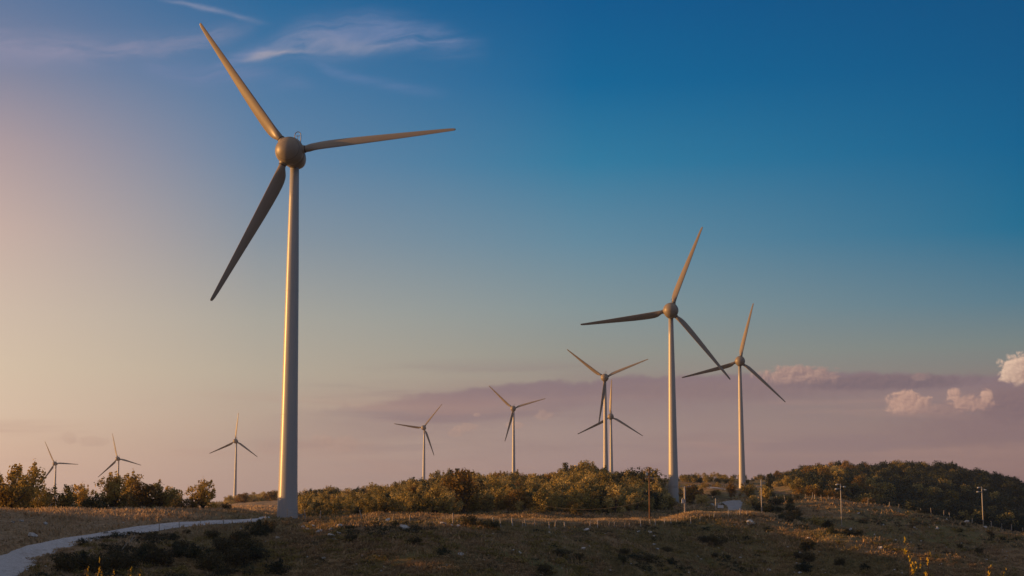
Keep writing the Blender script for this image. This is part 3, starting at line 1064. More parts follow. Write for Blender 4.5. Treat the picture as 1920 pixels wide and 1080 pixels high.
def sprig(seed, h):
    rng = np.random.default_rng(seed)
    wood = MB()
    V = []
    for sx, hh, ln in ((-.10, 1.0, -.03), (.13, .97, .05), (.02, .62, .0)):
        pts = [(sx * .2, 0, -.1), (sx * .7, .02, hh * .4), (sx + ln * .5, 0, hh * .75), (sx + ln, 0, hh)]
        wood.tube(pts, [.014, .011, .007, .003], 6)
        cen, rad = [], []
        for s in np.linspace(.3, 1, 22):
            q = np.array([np.interp(s, [0, .4, .75, 1], [p[c] for p in pts]) for c in range(3)])
            d = rng.normal(size=3) * (.045 + .05 * (1 - s))
            d[2] = abs(d[2]) * .8
            wood.tube([q, q + d], [.005, .002], 4)
            cen.append(q + d)
            rad.append(.016 + .010 * rng.random() + .03 * (1 - s))
        V.append(leaf_cloud(rng, cen, rad, 260, .030, 1.2))
    return np.vstack(V), wood


proto("sprig0", sprig, M['yellow'], 5, 1)
proto("sprig1", sprig, M['yellow'], 8, 1)

rnd = random.Random(11)

# --- bushes along the bank left of the road
LEFT = [
    # px, dist, top row, key, label
    (-60, 219, 892, 'bush2', "bush just past the left edge of the picture beside the hedge row"),
    (18, 204, 870, 'sprout0', "tall open-crowned bush on the bank, leftmost of the roadside bushes"),
    (48, 218, 868, 'sprout1', "tall upright bush with airy top, left of the tiniest turbine"),
    (-20, 221, 905, 'bush0', "low rounded bush at the far left end of the roadside hedge row"),
    (78, 208, 925, 'bush2', "low dense bush under the tiniest turbine, left of its tower"),
    (118, 212, 912, 'bush4', "broad bush right under the tiniest turbine's tower"),
    (152, 221, 905, 'sprout2', "sprouting bush between the two leftmost turbines' towers"),
    (180, 206, 932, 'scrub1', "dark low bush filling the gap left of the second distant turbine"),
    (212, 216, 886, 'sprout3', "tall bush covering the foot of the second distant turbine"),
    (243, 225, 884, 'sprout1', "tallest bush right of the second distant turbine with rusty top"),
    (268, 210, 905, 'bush3', "rust tinted bush on the bank above the road's bend"),
    (296, 212, 908, 'bush0', "wide olive bush near the right end of the roadside row"),
    (320, 221, 910, 'sprout0', "narrow sprouting bush at the right end of the roadside row"),
    (336, 206, 935, 'scrub0', "low dark bush left of the lone roadside bush"),
    (381, 216, 897, 'sprout2', "lone spreading bush on the bank before the tallest turbine"),
    (405, 225, 938, 'bush1', "small low shrub right of the lone spreading roadside bush"),
    (425, 211, 944, 'scrub2', "dark flat shrub on the bank between lone bush and tallest tower"),
]
for px, D, top, key, lab in LEFT:
    g = at(px, D)
    hh = (polar(px, top)[1] * D - g.z)
    hh *= 1.12 if key.startswith('sprout') else 1.08
    grow("roadside_bush", key, g - Vector((0, 0, .1)), hh, rnd.random() * 6.28, lab, "bush", "bushes along the roadside bank", True, 1.0 if key.startswith('s') else 1.15)
for k, (px, D) in enumerate([(5, 215), (35, 216), (65, 216), (95, 216), (135, 216), (165, 216), (198, 216), (230, 216), (258, 216), (285, 217), (308, 217), (360, 216)]):
    g = at(px, D)
    grow("roadside_bush", ['scrub0', 'bush2', 'bush0'][k % 3], g - Vector((0, 0, .15)), 1.6 + rnd.random() * .6, rnd.random() * 6.28,
         "dark low bush filling in between the tall bushes on the roadside bank", "bush", "low filler bushes on the roadside bank", True)
# unseen trees added left of view to shade the near slope
kk = 0
for yy in np.arange(92, 177, 6.0):
    for row in range(3):
        xx = -yy * 0.343 - 20 - row * 9 - rnd.random() * 4
        y2 = yy + rnd.uniform(-2, 2)
        grow("broadleaf_tree", ['tree1', 'tree2', 'tree0', 'bush0'][kk % 4], (xx, y2, float(gh(xx, y2)) - .2), 11.0 + rnd.random() * 3.0, rnd.random() * 6.28,
             "unseen tall tree added past the left edge to shade the near slope", "tree", "unseen trees added to shade the near slope", False)
        kk += 1

# --- thicket on the middle hill
bands = [(560, 700, "right of the tallest turbine"), (700, 830, "under the left slope's small turbine"),
         (830, 960, "around the rusty tree"), (960, 1090, "under the slim turbine and the tall conifer"), (1090, 1260, "left of the second tallest turbine")]


def thicket_spots():
    out = []
    rg = np.random.default_rng(3)
    d = 236.0
    while d < 440:
        step = 2.7 + (d - 236) * 0.006
        u = 566 + rg.random() * 20
        while u < 1248:
            du = step * 1.25 / d * F
            uu = u + rg.normal() * du * .25
            dd = d + rg.normal() * step * .3
            near = np.interp(uu, [560, 700, 820, 900, 1000, 1100, 1180, 1240], [238, 240, 240, 252, 250, 246, 262, 300])
            far = np.interp(uu, [560, 650, 740, 830, 1000, 1100, 1200, 1250], [400, 420, 430, 440, 440, 440, 430, 400])
            if near < dd < far:
                out.append((uu, dd))
            u += du
        d += step
    return out


spots = thicket_spots()


def in_view(spots, hts):
    """how far each plant shows above everything in front of it (picture rows)"""
    order = sorted(range(len(spots)), key=lambda i: spots[i][1])
    sky = np.full(2400, 2000.0)
    for u in range(0, 1920, 4):
        pass
    vis = {}
    for i in order:
        u, d = spots[i]
        g = at(u, d)
        def row(z):
            t = z / d
            return 540 - F * (math.sin(math.atan(t) - PITCH) / math.cos(math.atan(t) - PITCH))
        top, bot = row(g.z + hts[i]), row(g.z)
        hw = max(2, int(hts[i] * .45 / d * F))
        a, b = max(0, int(u) - hw), min(2399, int(u) + hw)
        cur = sky[a:b]
        vis[i] = float(np.clip(np.minimum(cur, bot) - top, 0, None).sum())
        sky[a:b] = np.minimum(cur, top + 3)
    return vis


hts = []
for u, d in spots:
    hts.append((1.7 + 2.4 * rnd.random() ** 1.3 + (d - 236) * .006) * float(np.interp(u, [560, 660, 760, 860, 950, 1010, 1100, 1180, 1250], [.62, .66, .85, 1.0, .9, .85, 1.1, 1.0, .85])))
vis = in_view(spots, hts)
rank = sorted(vis, key=lambda i: -vis[i])
chosen = set(rank[:205])
rest = []
keys_lit = ['pale0', 'bush1', 'pale1', 'bush0', 'bush4', 'pale2', 'bush2', 'pale3', 'tree1', 'bush3', 'bush0']
for i, (u, d) in enumerate(spots):
    g = at(u, d)
    key = keys_lit[rnd.randrange(len(keys_lit))]
    if rnd.random() < .2:
        key = ['tree0', 'tree2', 'tree3', 'sprout1', 'sprout2', 'scrub1'][rnd.randrange(6)]
    if key.startswith('scrub'):
        continue
    if i in chosen:
        bl = next((b[2] for b in bands if b[0] <= u < b[1]), bands[-1][2])
        row = "front" if d < 275 else ("middle" if d < 350 else "crest")
        kind = {'p': 'pale shrub', 'b': 'olive shrub', 't': 'dark green shrub', 's': 'sprouting shrub'}[key[0]]
        if key == 'bush3':
            kind = 'rusty shrub'
        lab = f"{kind}, thicket {row}, {bl}"
        grow("shrub", key, g - Vector((0, 0, .15)), hts[i] * 1.08, rnd.random() * 6.28, lab, "shrub", lab, False, 1.0)
    else:
        rest.append((key, g, hts[i], rnd.random() * 6.28))


def merged(name, items, stuff_label=None):
    """many plants that read as one mass, as one object"""
    V, Q = {}, {}
    for key, g, h, rz in items:
        cr = PROTO[key][0]
        a = np.empty(len(cr.vertices) * 3, dtype=np.float32)
        cr.vertices.foreach_get('co', a)
        a = a.reshape(-1, 3)
        a = a[:(len(a) // 8) * 4]          # half of the leaves are enough
        c, s = math.cos(rz), math.sin(rz)
        b = np.stack([a[:, 0] * c - a[:, 1] * s, a[:, 0] * s + a[:, 1] * c, a[:, 2]], -1) * h + np.array(g)
        V.setdefault(cr.materials[0].name, []).append(b)
    mats, vs_, mi, nq = [], [], [], 0
    for m, lst in V.items():
        v = np.vstack(lst)
        mats.append(bpy.data.materials[m])
        vs_.append(v)
        mi += [len(mats) - 1] * (len(v) // 4)
    v = np.vstack(vs_)
    o = obj(name, mesh(name, v, quads(v), mats, False, mi))
    o['kind'] = 'stuff'
    if stuff_label:
        o['label'] = stuff_label
    return o


merged("undergrowth", rest)

# single trees that stand out of the thicket
SOLO = [
    ("broadleaf_tree", 868, 252, 888, 'rusty0', "large rusty orange tree at the front of the thicket", "tree", 1.15),
    ("conifer_tree", 1060, 400, 870, 'conifer0', "pointed conifer on the thicket crest, left of the overlapping turbines", "tree", 1.1),
    ("broadleaf_tree", 1100, 395, 866, 'tree1', "tall rounded tree on the thicket crest just left of the overlapping turbines", "tree", 1.0),
    ("broadleaf_tree", 1080, 400, 874, 'tree0', "dark tree on the thicket crest between pointed conifer and rounded tree", "tree", .9),
    ("broadleaf_tree", 1196, 380, 881, 'tree2', "dark tree on the thicket crest just left of the brown wooden pole", "tree", 1.0),
    ("broadleaf_tree", 1226, 378, 880, 'tree1', "open tree on the thicket crest just right of the brown wooden pole", "tree", .9),
    ("broadleaf_tree", 1165, 300, 918, 'pale1', "pale shrubby tree at the right of the thicket behind the brown pole", "tree", 1.1),
    ("broadleaf_tree", 1232, 310, 908, 'pale2', "pale spiky young tree between the brown pole and the second tallest turbine", "tree", .8),
    ("broadleaf_tree", 1215, 300, 922, 'tree0', "shaded dark tree right behind the brown wooden pole", "tree", 1.1),
    ("conifer_tree", 858, 425, 880, 'conifer1', "small conifer on the thicket crest above the rusty tree", "tree", 1.2),
    ("conifer_tree", 845, 425, 882, 'conifer0', "smaller conifer on the thicket crest left of another conifer", "tree", 1.2),
    ("broadleaf_tree", 985, 262, 922, 'bush4', "bright olive shrub tree in front of the thicket's dark hollow", "tree", 1.1),
    ("broadleaf_tree", 1150, 262, 925, 'bush0', "broad olive tree at the right front of the thicket", "tree", 1.2),
    ("broadleaf_tree", 1090, 258, 932, 'rusty1', "golden brown shrub tree at the front of the thicket below the overlapping turbines", "tree", 1.3),
    ("broadleaf_tree", 1298, 352, 908, 'bush3', "rust coloured tree behind the white transformer pole", "tree", 1.0),
    ("shrub", 1316, 345, 925, 'bush1', "small rusty shrub right of the white transformer pole", "shrub", 1.1),
    ("conifer_tree", 1260, 345, 938, 'conifer1', "small dark conifer in front of the second tallest turbine's base", "tree", 1.2),
    ("shrub", 1274, 340, 945, 'tree1', "green shrub at the right foot of the second tallest turbine", "shrub", 1.3),
    ("broadleaf_tree", 1371, 352, 908, 'rusty0', "tree at the top of the gravel path, left of the third turbine's tower", "tree", 1.0),
    ("broadleaf_tree", 1404, 350, 906, 'bush4', "tree at the top of the gravel path, right of the third turbine's tower", "tree", 1.1),
    ("broadleaf_tree", 1388, 356, 925, 'bush3', "low rusty shrub tree right at the end of the gravel path", "tree", 1.2),
    ("broadleaf_tree", 1437, 330, 912, 'tree1', "dark green tree behind the pale pole right of the gravel path", "tree", 1.0),
    ("shrub", 1412, 300, 930, 'pale0', "pale shrub on the right bank of the gravel path", "shrub", 1.1),
    ("shrub", 1424, 285, 940, 'tree0', "dark shrub left of the pale pole's foot", "shrub", 1.3),
    ("shrub", 1443, 275, 945, 'tree2', "dark shrub right of the pale pole's foot", "shrub", 1.4),
    ("shrub", 1328, 325, 942, 'bush1', "small tan shrub left of the thin short pole", "shrub", 1.3),
    ("shrub", 1355, 300, 948, 'scrub0', "dark low shrub just behind the white sign", "shrub", .8),
    ("shrub", 1322, 300, 955, 'bush0', "small olive shrub on the slope between white pole and short pole", "shrub", 1.3),
    ("conifer_tree", 1442, 455, 891, 'conifer0', "young conifer at the left foot of the wooded hill", "tree", .9),
    ("broadleaf_tree", 1500, 345, 916, 'rusty1', "orange tree at the field's edge, left of the twin lamp pole", "tree", 1.1),
    ("broadleaf_tree", 1518, 345, 912, 'rusty0', "largest orange tree by the post fence below the wooded hill", "tree", 1.1),
    ("broadleaf_tree", 1535, 347, 914, 'bush3', "orange brown tree, rightmost in the row by the post fence", "tree", 1.0),
    ("broadleaf_tree", 1553, 350, 920, 'rusty1', "small brown tree at the right end of the row by the post fence", "tree", 1.0),
    ("shrub", 1506, 262, 976, 'sprig0', "small yellow sprouting shrub beside the round yellow green bush", "shrub", 1.6),
    ("shrub", 1531, 262, 970, 'pale1', "round yellow green bush glowing on the slope left of the lamp pole", "shrub", 1.5),
    ("shrub", 1548, 262, 976, 'scrub0', "dark bush shading the right of the round yellow green bush", "shrub", .9),
]
for name, px, D, top, key, lab, cat, wd in SOLO:
    g = at(px, D)
    hh = max(.6, (polar(px, top)[1] * D - g.z)) * 1.06
    grow(name, key, g - Vector((0, 0, .1)), hh, rnd.random() * 6.28, lab, cat, None, True, wd)

# shrubs dotted on the far ridges
RIDGE = []
def dotted(n, u0, u1, d0, d1, h0, h1, keys, lab, grp, seed, single):
    """n shrubs; the nearest `single` of them are objects of their own, the rest goes into the ridge scrub"""
    rg = random.Random(seed)
    L = sorted([(rg.uniform(d0, d1), rg.uniform(u0, u1)) for _ in range(n)])
    for q, (d, u) in enumerate(L):
        g = at(u, d) - Vector((0, 0, .1))
        key, h, rz = keys[rg.randrange(len(keys))], rg.uniform(h0, h1), rg.random() * 6.28
        if q < single:
            grow("shrub", key, g, h, rz, lab, "shrub", grp, False, rg.uniform(1, 1.5))
        else:
            RIDGE.append((key, g, h, rz))


dotted(70, 428, 545, 640, 1180, 2.4, 5.5, ['bush1', 'bush3', 'pale0', 'tree1', 'pale3'], "tiny shrub on the far sunlit ridge left of the tallest tower", "shrubs on the ridge left of the tallest tower", 1, 14)
dotted(110, 548, 770, 430, 900, 2.0, 4.6, ['bush1', 'tree1', 'bush3', 'tree0', 'pale2', 'pale0'], "small shrub on the far sunlit ridge between tallest turbine and thicket", "shrubs on the ridge right of the tallest tower", 2, 20)
dotted(40, 780, 1060, 560, 700, 1.8, 3.4, ['bush1', 'tree1', 'pale2'], "small shrub on the grassy ridge top behind the thicket", "shrubs on the ridge behind the thicket", 3, 6)
dotted(60, 1270, 1460, 640, 780, 2.0, 3.6, ['tree0', 'tree1', 'bush4', 'tree2'], "small dark shrub on the far grassy ridge behind the gravel path", "shrubs on the ridge behind the path", 4, 14)
dotted(26, 1262, 1350, 395, 560, 1.2, 2.4, ['tree1', 'bush3', 'bush1'], "small shrub on the grass slope right of the second tallest turbine", "shrubs on the slope right of the second tallest turbine", 5, 12)
dotted(22, 1440, 1500, 262, 330, 0.8, 1.6, ['scrub0', 'scrub1', 'tree0'], "dark low shrub on the shaded slope right of the pale pole", "shrubs on the slope right of the pale pole", 6, 14)
merged("ridge_scrub", RIDGE)

# --- wooded hill on the right
rg = random.Random(9)
wsp = []
d = 455.0
while d < 800:
    st = 5.0 + (d - 455) * .004
    u = 1440 + rg.random() * 30
    while u < 2080:
        du = st / d * F
        uu, dd = u + rg.gauss(0, .25) * du, d + rg.gauss(0, .3) * st
        start = np.interp(uu, [1440, 1470, 1500, 1560, 1700], [620, 570, 480, 455, 455])
        if dd > start and not (1545 < uu < 1605 and 600 < dd < 655):
            wsp.append((uu, dd))
        u += du
    d += st * .9
wh = [(3.9 + 3.7 * rg.random() ** 1.6) * float(np.interp(u_, [1440, 1475, 1520, 1560], [.5, .65, .9, 1])) for u_, _ in wsp]
wv_ = in_view(wsp, wh)
wr = sorted(wv_, key=lambda i: -wv_[i])
chosen = set(i for i in wr[:290])
rest = []
for i, (u, d) in enumerate(wsp):
    g = at(u, d) - Vector((0, 0, .2))
    key = ['tree0', 'tree2', 'tree3', 'tree1', 'tree0', 'tree2'][rg.randrange(6)]
    if u < 1640 and rg.random() < .35:
        key = ['rusty0', 'bush3', 'tree1', 'bush1'][rg.randrange(4)]
    if i in chosen:
        side = "sunlit left shoulder" if u < 1580 else ("middle" if u < 1760 else "shaded right flank")
        kind = {'t': 'dark green tree', 'r': 'rusty brown tree', 'b': 'brownish tree'}[key[0]]
        lab = f"{kind} in the wood covering the {side} of the right-hand hill"
        grow("forest_tree", key, g, wh[i], rg.random() * 6.28, lab, "tree", lab, False, 1.05)
    elif u < 1960:
        rest.append((key, g, wh[i], rg.random() * 6.28))
merged("forest_understorey", rest)

# --- low dark scrub over the near slope
SCR = [(122, 1070, 2.2), (150, 1064, 2.0), (190, 1072, 2.3), (235, 1068, 2.2), (262, 1055, 2.0), (215, 1050, 1.5), (300, 1060, 2.2), (330, 1045, 1.8), (280, 1034, 1.2), (282, 1009, .7),
       (325, 1012, .9), (352, 1000, .5), (340, 1030, 1.3), (368, 1050, 1.6), (420, 1040, 1.8), (450, 1020, 1.4), (480, 1005, 1.7), (500, 996, 1.3), (445, 1060, 1.8), (480, 1050, 1.4), (465, 1035, 1.5),
       (395, 1070, 1.8), (520, 1076, 1.4), (400, 1010, 1.0), (415, 1025, 1.0), (152, 1021, .9), (780, 1020, .8), (660, 1015, .8), (830, 1042, .9), (1050, 1042, .9),
       (1086, 1048, .7), (1165, 1055, 1.0), (1022, 1076, 1.1), (1170, 1040, .8), (925, 992, 1.0), (905, 990, 1.0), (880, 985, 1.2), (740, 985, .6), (1340, 1022, 1.5), (1320, 1018, 1.0),
       (1440, 995, .7), (1250, 1036, .8), (1216, 1052, .7), (1260, 1058, .8), (1515, 1030, 1.4), (1515, 1052, 1.2), (1510, 1072, 1.3), (1498, 1048, 1.0), (1575, 1060, .9), (1620, 1068, .8),
       (1800, 1028, .8), (1835, 1035, .8), (1560, 1000, 1.0), (1610, 1004, .9), (1590, 1003, .9), (1465, 975, 1.0), (1480, 980, 1.0), (1340, 1045, .6), (1400, 1012, .6), (1860, 1005, .6), (1880, 1012, .6), (1905, 1013, .6), (1725, 962, .7), (1715, 958, .6), (1800, 997, .7), (1806, 985, .6), (1855, 1000, .7)]
for k, (px, py, h) in enumerate(SCR):
    g = hit(px, py)
    if g is None:
        continue
    if px < 530:
        lab, grp = "dark scrub bush on the shaded bank below the gravel road", "scrub bushes below the gravel road"
    elif px < 1290:
        lab, grp = "small dark scrub bush on the shaded slope below the wire fence", "scrub bushes below the wire fence"
    elif px < 1640 and py > 985:
        lab, grp = "dark scrub bush on the near knoll below the white sign and lamp pole", "scrub bushes on the near knoll"
    else:
        lab, grp = "tiny dark scrub bush dotted on the brown hillside below the wooded hill", "scrub bushes on the brown hillside"
    h *= 0.78 if px < 345 else 1.0
    grow("scrub_bush", f"scrub{k % 3}", g - Vector((0, 0, .1)), h * 1.05, rnd.random() * 6.28, lab, "bush", grp, h >= 1.3, 1.0)

# a carpet of tiny heath tufts nobody could count
def heath():
    rg = np.random.default_rng(77)
    protos = []
    for k in range(5):
        r2 = np.random.default_rng(200 + k)
        cen = r2.normal(size=(6, 3)) * np.array([.5, .5, .1]) + np.array([0, 0, .35])
        protos.append(leaf_cloud(r2, cen, .28 + .2 * r2.random(6), 130, .22, .8))
    P = {'scrub': [], 'dark': [], 'straw': [], 'olive': []}
    for _ in range(5200):
        px, py = rg.uniform(60, 1915), 955 + 135 * rg.random() ** .8
        g = hit(px, py)
        if g is None or g.y > 330 or (px < 520 and py < 1000 + (200 - min(px, 200)) * .35):
            continue
        v = float(vnoise(np.array(g.x / 6), np.array(g.y / 9), 51) + .6 * vnoise(np.array(g.x / 2.2), np.array(g.y / 3), 52))
        kind = 'straw' if v < -.35 else ('scrub' if v > .78 else ('dark' if v > .34 + .5 * rg.random() else 'olive'))
        if kind == 'olive' and rg.random() < .6:
            continue
        h = rg.uniform(.25, .62)
        a = rg.random() * 6.28
        c, s_ = math.cos(a), math.sin(a)
        q = protos[rg.integers(5)]
        w = h * rg.uniform(.9, 1.8)
        P[kind].append(np.stack([(q[:, 0] * c - q[:, 1] * s_) * w, (q[:, 0] * s_ + q[:, 1] * c) * w, q[:, 2] * h], -1) + np.array(g))
    V, mi, mats = [], [], []
    for k, l in P.items():
        if l:
            v = np.vstack(l)
            V.append(v)
            mi += [len(mats)] * (len(v) // 4)
            mats.append(M[k])
    v = np.vstack(V)
    o = obj("heath_tufts", mesh("heath_tufts", v, quads(v), mats, False, mi))
    o['kind'] = 'stuff'
    o['label'] = "low heath and grass tufts over the shaded slopes"


heath()

# sprigs that catch the sun in front
for px, D, top, key, w_, lab in ((1716, 45, 1026, 'sprig0', .42, "two upright yellow leafed shoots catching the sun at the lower right"),
                             (1855, 47, 1066, 'sprig1', .4, "tip of a yellow leafed shoot at the bottom edge, right of the twin shoots"),
                             (172, 47, 1069, 'sprig1', .3, "yellow leafed sapling tip at the bottom edge, left of its twin"),
                             (204, 48, 1062, 'sprig0', .28, "yellow leafed sapling with the highest tip in the scrub below the road"),
                             (252, 47, 1070, 'sprig1', .26, "yellow leafed sapling tip at the bottom edge, right of its twin")):
    g = at(px, D)
    hh = polar(px, top)[1] * D - g.z
    grow("sapling", key, g, hh, rnd.random() * .6 - .3, lab, "sapling", None, True, w_)

# ------------------------------------------------------------------ rocks
def rock_mesh(seed):
    import bmesh
    bm = bmesh.new()
    bmesh.ops.create_icosphere(bm, subdivisions=3, radius=.5)
    rg_ = np.random.default_rng(seed)
    cuts = [(Vector(rg_.normal(size=3)).normalized(), .20 + .2 * rg_.random()) for _ in range(12)]
    for v in bm.verts:
        p = v.co.copy()
        for n, dd in cuts:
            q = p.dot(n)
            if q > dd:
                p -= n * (q - dd)
        nn = float(vnoise(np.array(p.x * 5 + seed), np.array(p.y * 5 + p.z * 3.7), seed))
        v.co = p * (1 + .07 * nn)
        v.co.z *= .62
    me = bpy.data.meshes.new("rock")
    bm.to_mesh(me)
    bm.free()
    me.materials.append(M['rock'])
    return me


ROCK = [rock_mesh(s) for s in (3, 8, 15, 22, 31, 44)]
RK = [  # px, py, width px, label or None
    (598, 999, 16, "grey block of rock left of the largest rock cluster, below the tallest turbine"), (577, 994, 11, None), (568, 989, 9, None), (586, 987, 9, None), (621, 993, 11, None),
    (637, 988, 17, "flat pale rock at the top of the cluster below the tallest turbine"), (619, 1006, 17, "largest pale rock in the cluster below the tallest turbine"), (627, 1014, 11, None), (634, 1001, 14, None),
    (518, 1011, 15, "grey rock alone on the bank, left of the main rock cluster"), (524, 1019, 8, None), (500, 1016, 7, None), (760, 992, 22, "broad flat rock slab below the fence in the middle"), (728, 977, 14, None), (830, 983, 14, None),
    (858, 988, 12, None), (848, 986, 8, None), (680, 1043, 10, None), (607, 1049, 14, None), (593, 1060, 10, None), (712, 1044, 8, None), (716, 1072, 10, None), (800, 1012, 6, None), (576, 1045, 7, None), (610, 1032, 7, None),
    (684, 1037, 6, None), (865, 1041, 14, None), (841, 1062, 11, None), (826, 1067, 9, None), (776, 1063, 6, None), (924, 1002, 8, None), (910, 1015, 6, None), (961, 1033, 9, None), (975, 1038, 11, None), (976, 1026, 5, None),
    (1029, 1000, 10, "pointed pale rock below the fence, alone on the slope"), (1041, 1006, 6, None), (1058, 1007, 7, None), (1100, 995, 14, "tan boulder under the fence left of the brown pole"), (1093, 1031, 13, None), (1050, 1033, 10, None), (1113, 1025, 6, None), (1038, 1051, 8, None),
    (1196, 999, 12, "rounded pale rock below the brown pole, left of another rock"), (1216, 1000, 13, "flat pale rock below the brown pole, right of another rock"), (1228, 1007, 9, None), (1239, 1009, 5, None), (1225, 1022, 11, None), (1232, 1030, 8, None), (1174, 1014, 5, None),
    (1407, 983, 20, "long white boulder on the grass below the gravel path"), (1384, 984, 6, None), (1378, 985, 5, None), (1308, 1044, 8, None), (1314, 1049, 6, None), (1388, 1047, 8, None), (1441, 1070, 9, None), (1515, 1010, 7, None), (1500, 1037, 7, None), (1493, 1057, 7, None), (1500, 1075, 9, None),
    (967, 1075, 9, None), (1020, 1075, 11, None), (1144, 1070, 6, None), (1164, 1070, 5, None), (1425, 1060, 5, None), (1383, 1019, 4, None), (1305, 1028, 5, None),
    (1650, 1030, 14, "squat grey rock on the crest of the near knoll"), (1675, 1070, 8, None), (1690, 1076, 8, None), (1764, 1059, 8, None), (1675, 1035, 5, None), (1687, 1055, 5, None),
    (1757, 992, 11, "white block of rock on the brown hillside between the two lamp poles"), (1812, 980, 11, "white rock at the crest just left of the right lamp pole"), (1848, 990, 12, None), (1655, 986, 12, "pale rock on the brown hillside right of the left lamp pole"), (1715, 990, 5, None), (1685, 960, 6, None),
    (1610, 963, 7, None), (1594, 994, 10, None), (1678, 1015, 9, None), (1727, 1015, 6, None), (1773, 1027, 6, None), (1850, 1050, 6, None), (1640, 1003, 5, None), (1775, 975, 6, None), (1700, 985, 4, None),
    (85, 983, 13, "long pale rock on the dry grass bank above the road"), (40, 978, 9, None), (24, 980, 9, None), (60, 1006, 20, "flat pale slab of rock at the upper edge of the road"), (145, 1043, 9, None), (86, 1062, 6, None), (314, 956, 9, None), (268, 958, 5, None), (230, 981, 6, None),
    (452, 992, 5, None), (460, 1012, 6, None), (1441, 962, 7, None), (1447, 957, 5, None), (205, 1055, 6, None),
]
rgk = random.Random(5)
for _ in range(60):
    RK.append((rgk.uniform(560, 1560), 1000 + 78 * rgk.random(), 3 + 2.5 * rgk.random(), None))
for _ in range(35):
    RK.append((rgk.uniform(1590, 1900), rgk.uniform(965, 1050), 2.5 + 2 * rgk.random(), None))
for k, (px, py, w_, lab) in enumerate(RK):
    g = hit(px, py)
    if g is None:
        continue
    D = g.length
    s = w_ / F * D
    o = obj("rock", ROCK[k % 6], None, g + Vector((0, 0, s * .16)))
    o.rotation_euler = (rgk.uniform(-.35, .35), rgk.uniform(-.35, .35), rgk.random() * 6.28)
    o.scale = (s * 1.1, s * rgk.uniform(.7, 1.0), s * rgk.uniform(.6, 1.1))
    grp = None
    if lab is None:
        if px < 480:
            lab, grp = "small pale rock in the grass beside the gravel road", "rocks beside the gravel road"
        elif px < 900:
            lab, grp = "small pale rock scattered on the shaded slope below the tallest turbine and thicket", "rocks on the slope below the tallest turbine"
        elif px < 1290:
            lab, grp = "small pale rock scattered on the shaded slope below the long wire fence", "rocks on the slope below the fence"
        elif px < 1600:
            lab, grp = "small pale rock scattered on the near knoll below the white sign", "rocks on the near knoll"
        else:
            lab, grp = "small pale rock scattered on the brown hillside below the wooded hill", "rocks on the brown hillside"
    tag(o, lab, "rock", grp or "rocks that stand out on the slopes")

# ------------------------------------------------------------------ fences
def fence(label, pts, wires=3, seed=0, hgt=1.15, pale=False, gapfix=None):
    """pts: ground points of the posts"""
    rg_ = random.Random(seed)
    root = empty("wire_fence", pts[0])
    tag(root, label, "fence", "wire fences along the slopes")
    tops = []
    for p in pts:
        h = hgt * rg_.uniform(.65, 1.2)
        lean = Vector((rg_.gauss(0, .09), rg_.gauss(0, .06), 1)) * h
        q = p - root.location
        r = rg_.uniform(.05, .085)
        mb = MB().tube([q - Vector((0, 0, .4)), q + lean * .5 + Vector((rg_.gauss(0, .02), 0, 0)), q + lean], [r * 1.1, r, r * .8], 7)
        obj("post", mb.mesh("post", M['concrete'] if pale and rg_.random() < .6 else M['post'], False), root)
        tops.append((q, lean))
    wb = MB()
    for k in range(wires):
        f = .35 + .6 * k / max(1, wires - 1)
        for (a, la), (b, lb) in zip(tops, tops[1:]):
            if (a - b).length > 14:
                continue
            A, B = a + la * f, b + lb * f
            wb.tube([A, (A + B) / 2 - Vector((0, 0, .03)), B], .008, 4, False)
    if wb.v:
        obj("wire", wb.mesh("wire", M['wire']), root)
    return root


def along(pl, step, jit=.25, seed=0, ro=0.0):
    """posts every step metres along a picture polyline dropped on the ground"""
    rg_ = random.Random(seed)
    P = [hit(*p) for p in pl]
    P = [p for p in P if p is not None]
    out = []
    for a, b in zip(P, P[1:]):
        n = max(1, int((b - a).length / step))
        for i in range(n):
            t = (i + rg_.uniform(-jit, jit)) / n
            q = a.lerp(b, min(max(t, 0), 1))
            out.append(Vector((q.x, q.y, float(gh(q.x, q.y)))))
    return out


fence("old wire fence of leaning posts along the lower edge of the gravel road",
      along([(252, 1006), (290, 998), (330, 991), (375, 987), (420, 983), (470, 981), (520, 977)], 2.2, .3, 1), 2, 1, 1.0)
fence("wire fence running along the crest from the tallest turbine past the rusty tree",
      along([(530, 975), (600, 975), (680, 978), (760, 980), (850, 984), (900, 988)], 3.0, .25, 2), 3, 2, 1.25)
fence("wire fence with pale posts in the sunlit grass below the thicket",
      along([(905, 988), (960, 989), (1040, 990), (1120, 991), (1200, 988), (1270, 982), (1330, 974), (1375, 970)], 2.2, .48, 3), 3, 3, 1.1, True)
fence("short run of leaning posts by the bottom of the gravel path",
      along([(1380, 970), (1400, 969.5), (1420, 970)], 1.1, .35, 4), 2, 4, 1.3, True)
fence("close row of posts below the orange trees at the field's edge",
      along([(1455, 941), (1485, 938), (1520, 936), (1560, 936.5)], 1.5, .35, 5), 2, 5, 1.2, True)
fence("sparse wire fence along the crest of the brown hillside below the wooded hill",
      [at(u, 311 - (u - 1600) * .02) for u in (1627, 1668, 1685, 1726, 1745, 1768, 1780, 1821, 1857, 1876, 1895, 1915)], 2, 6, 1.3)
fence("faint fence posts on the far grassy ridge behind the gravel path",
      [at(u, 560 - (u - 1330)) for u in (1334, 1339, 1346, 1350, 1353, 1357, 1362)], 1, 7, 1.6)
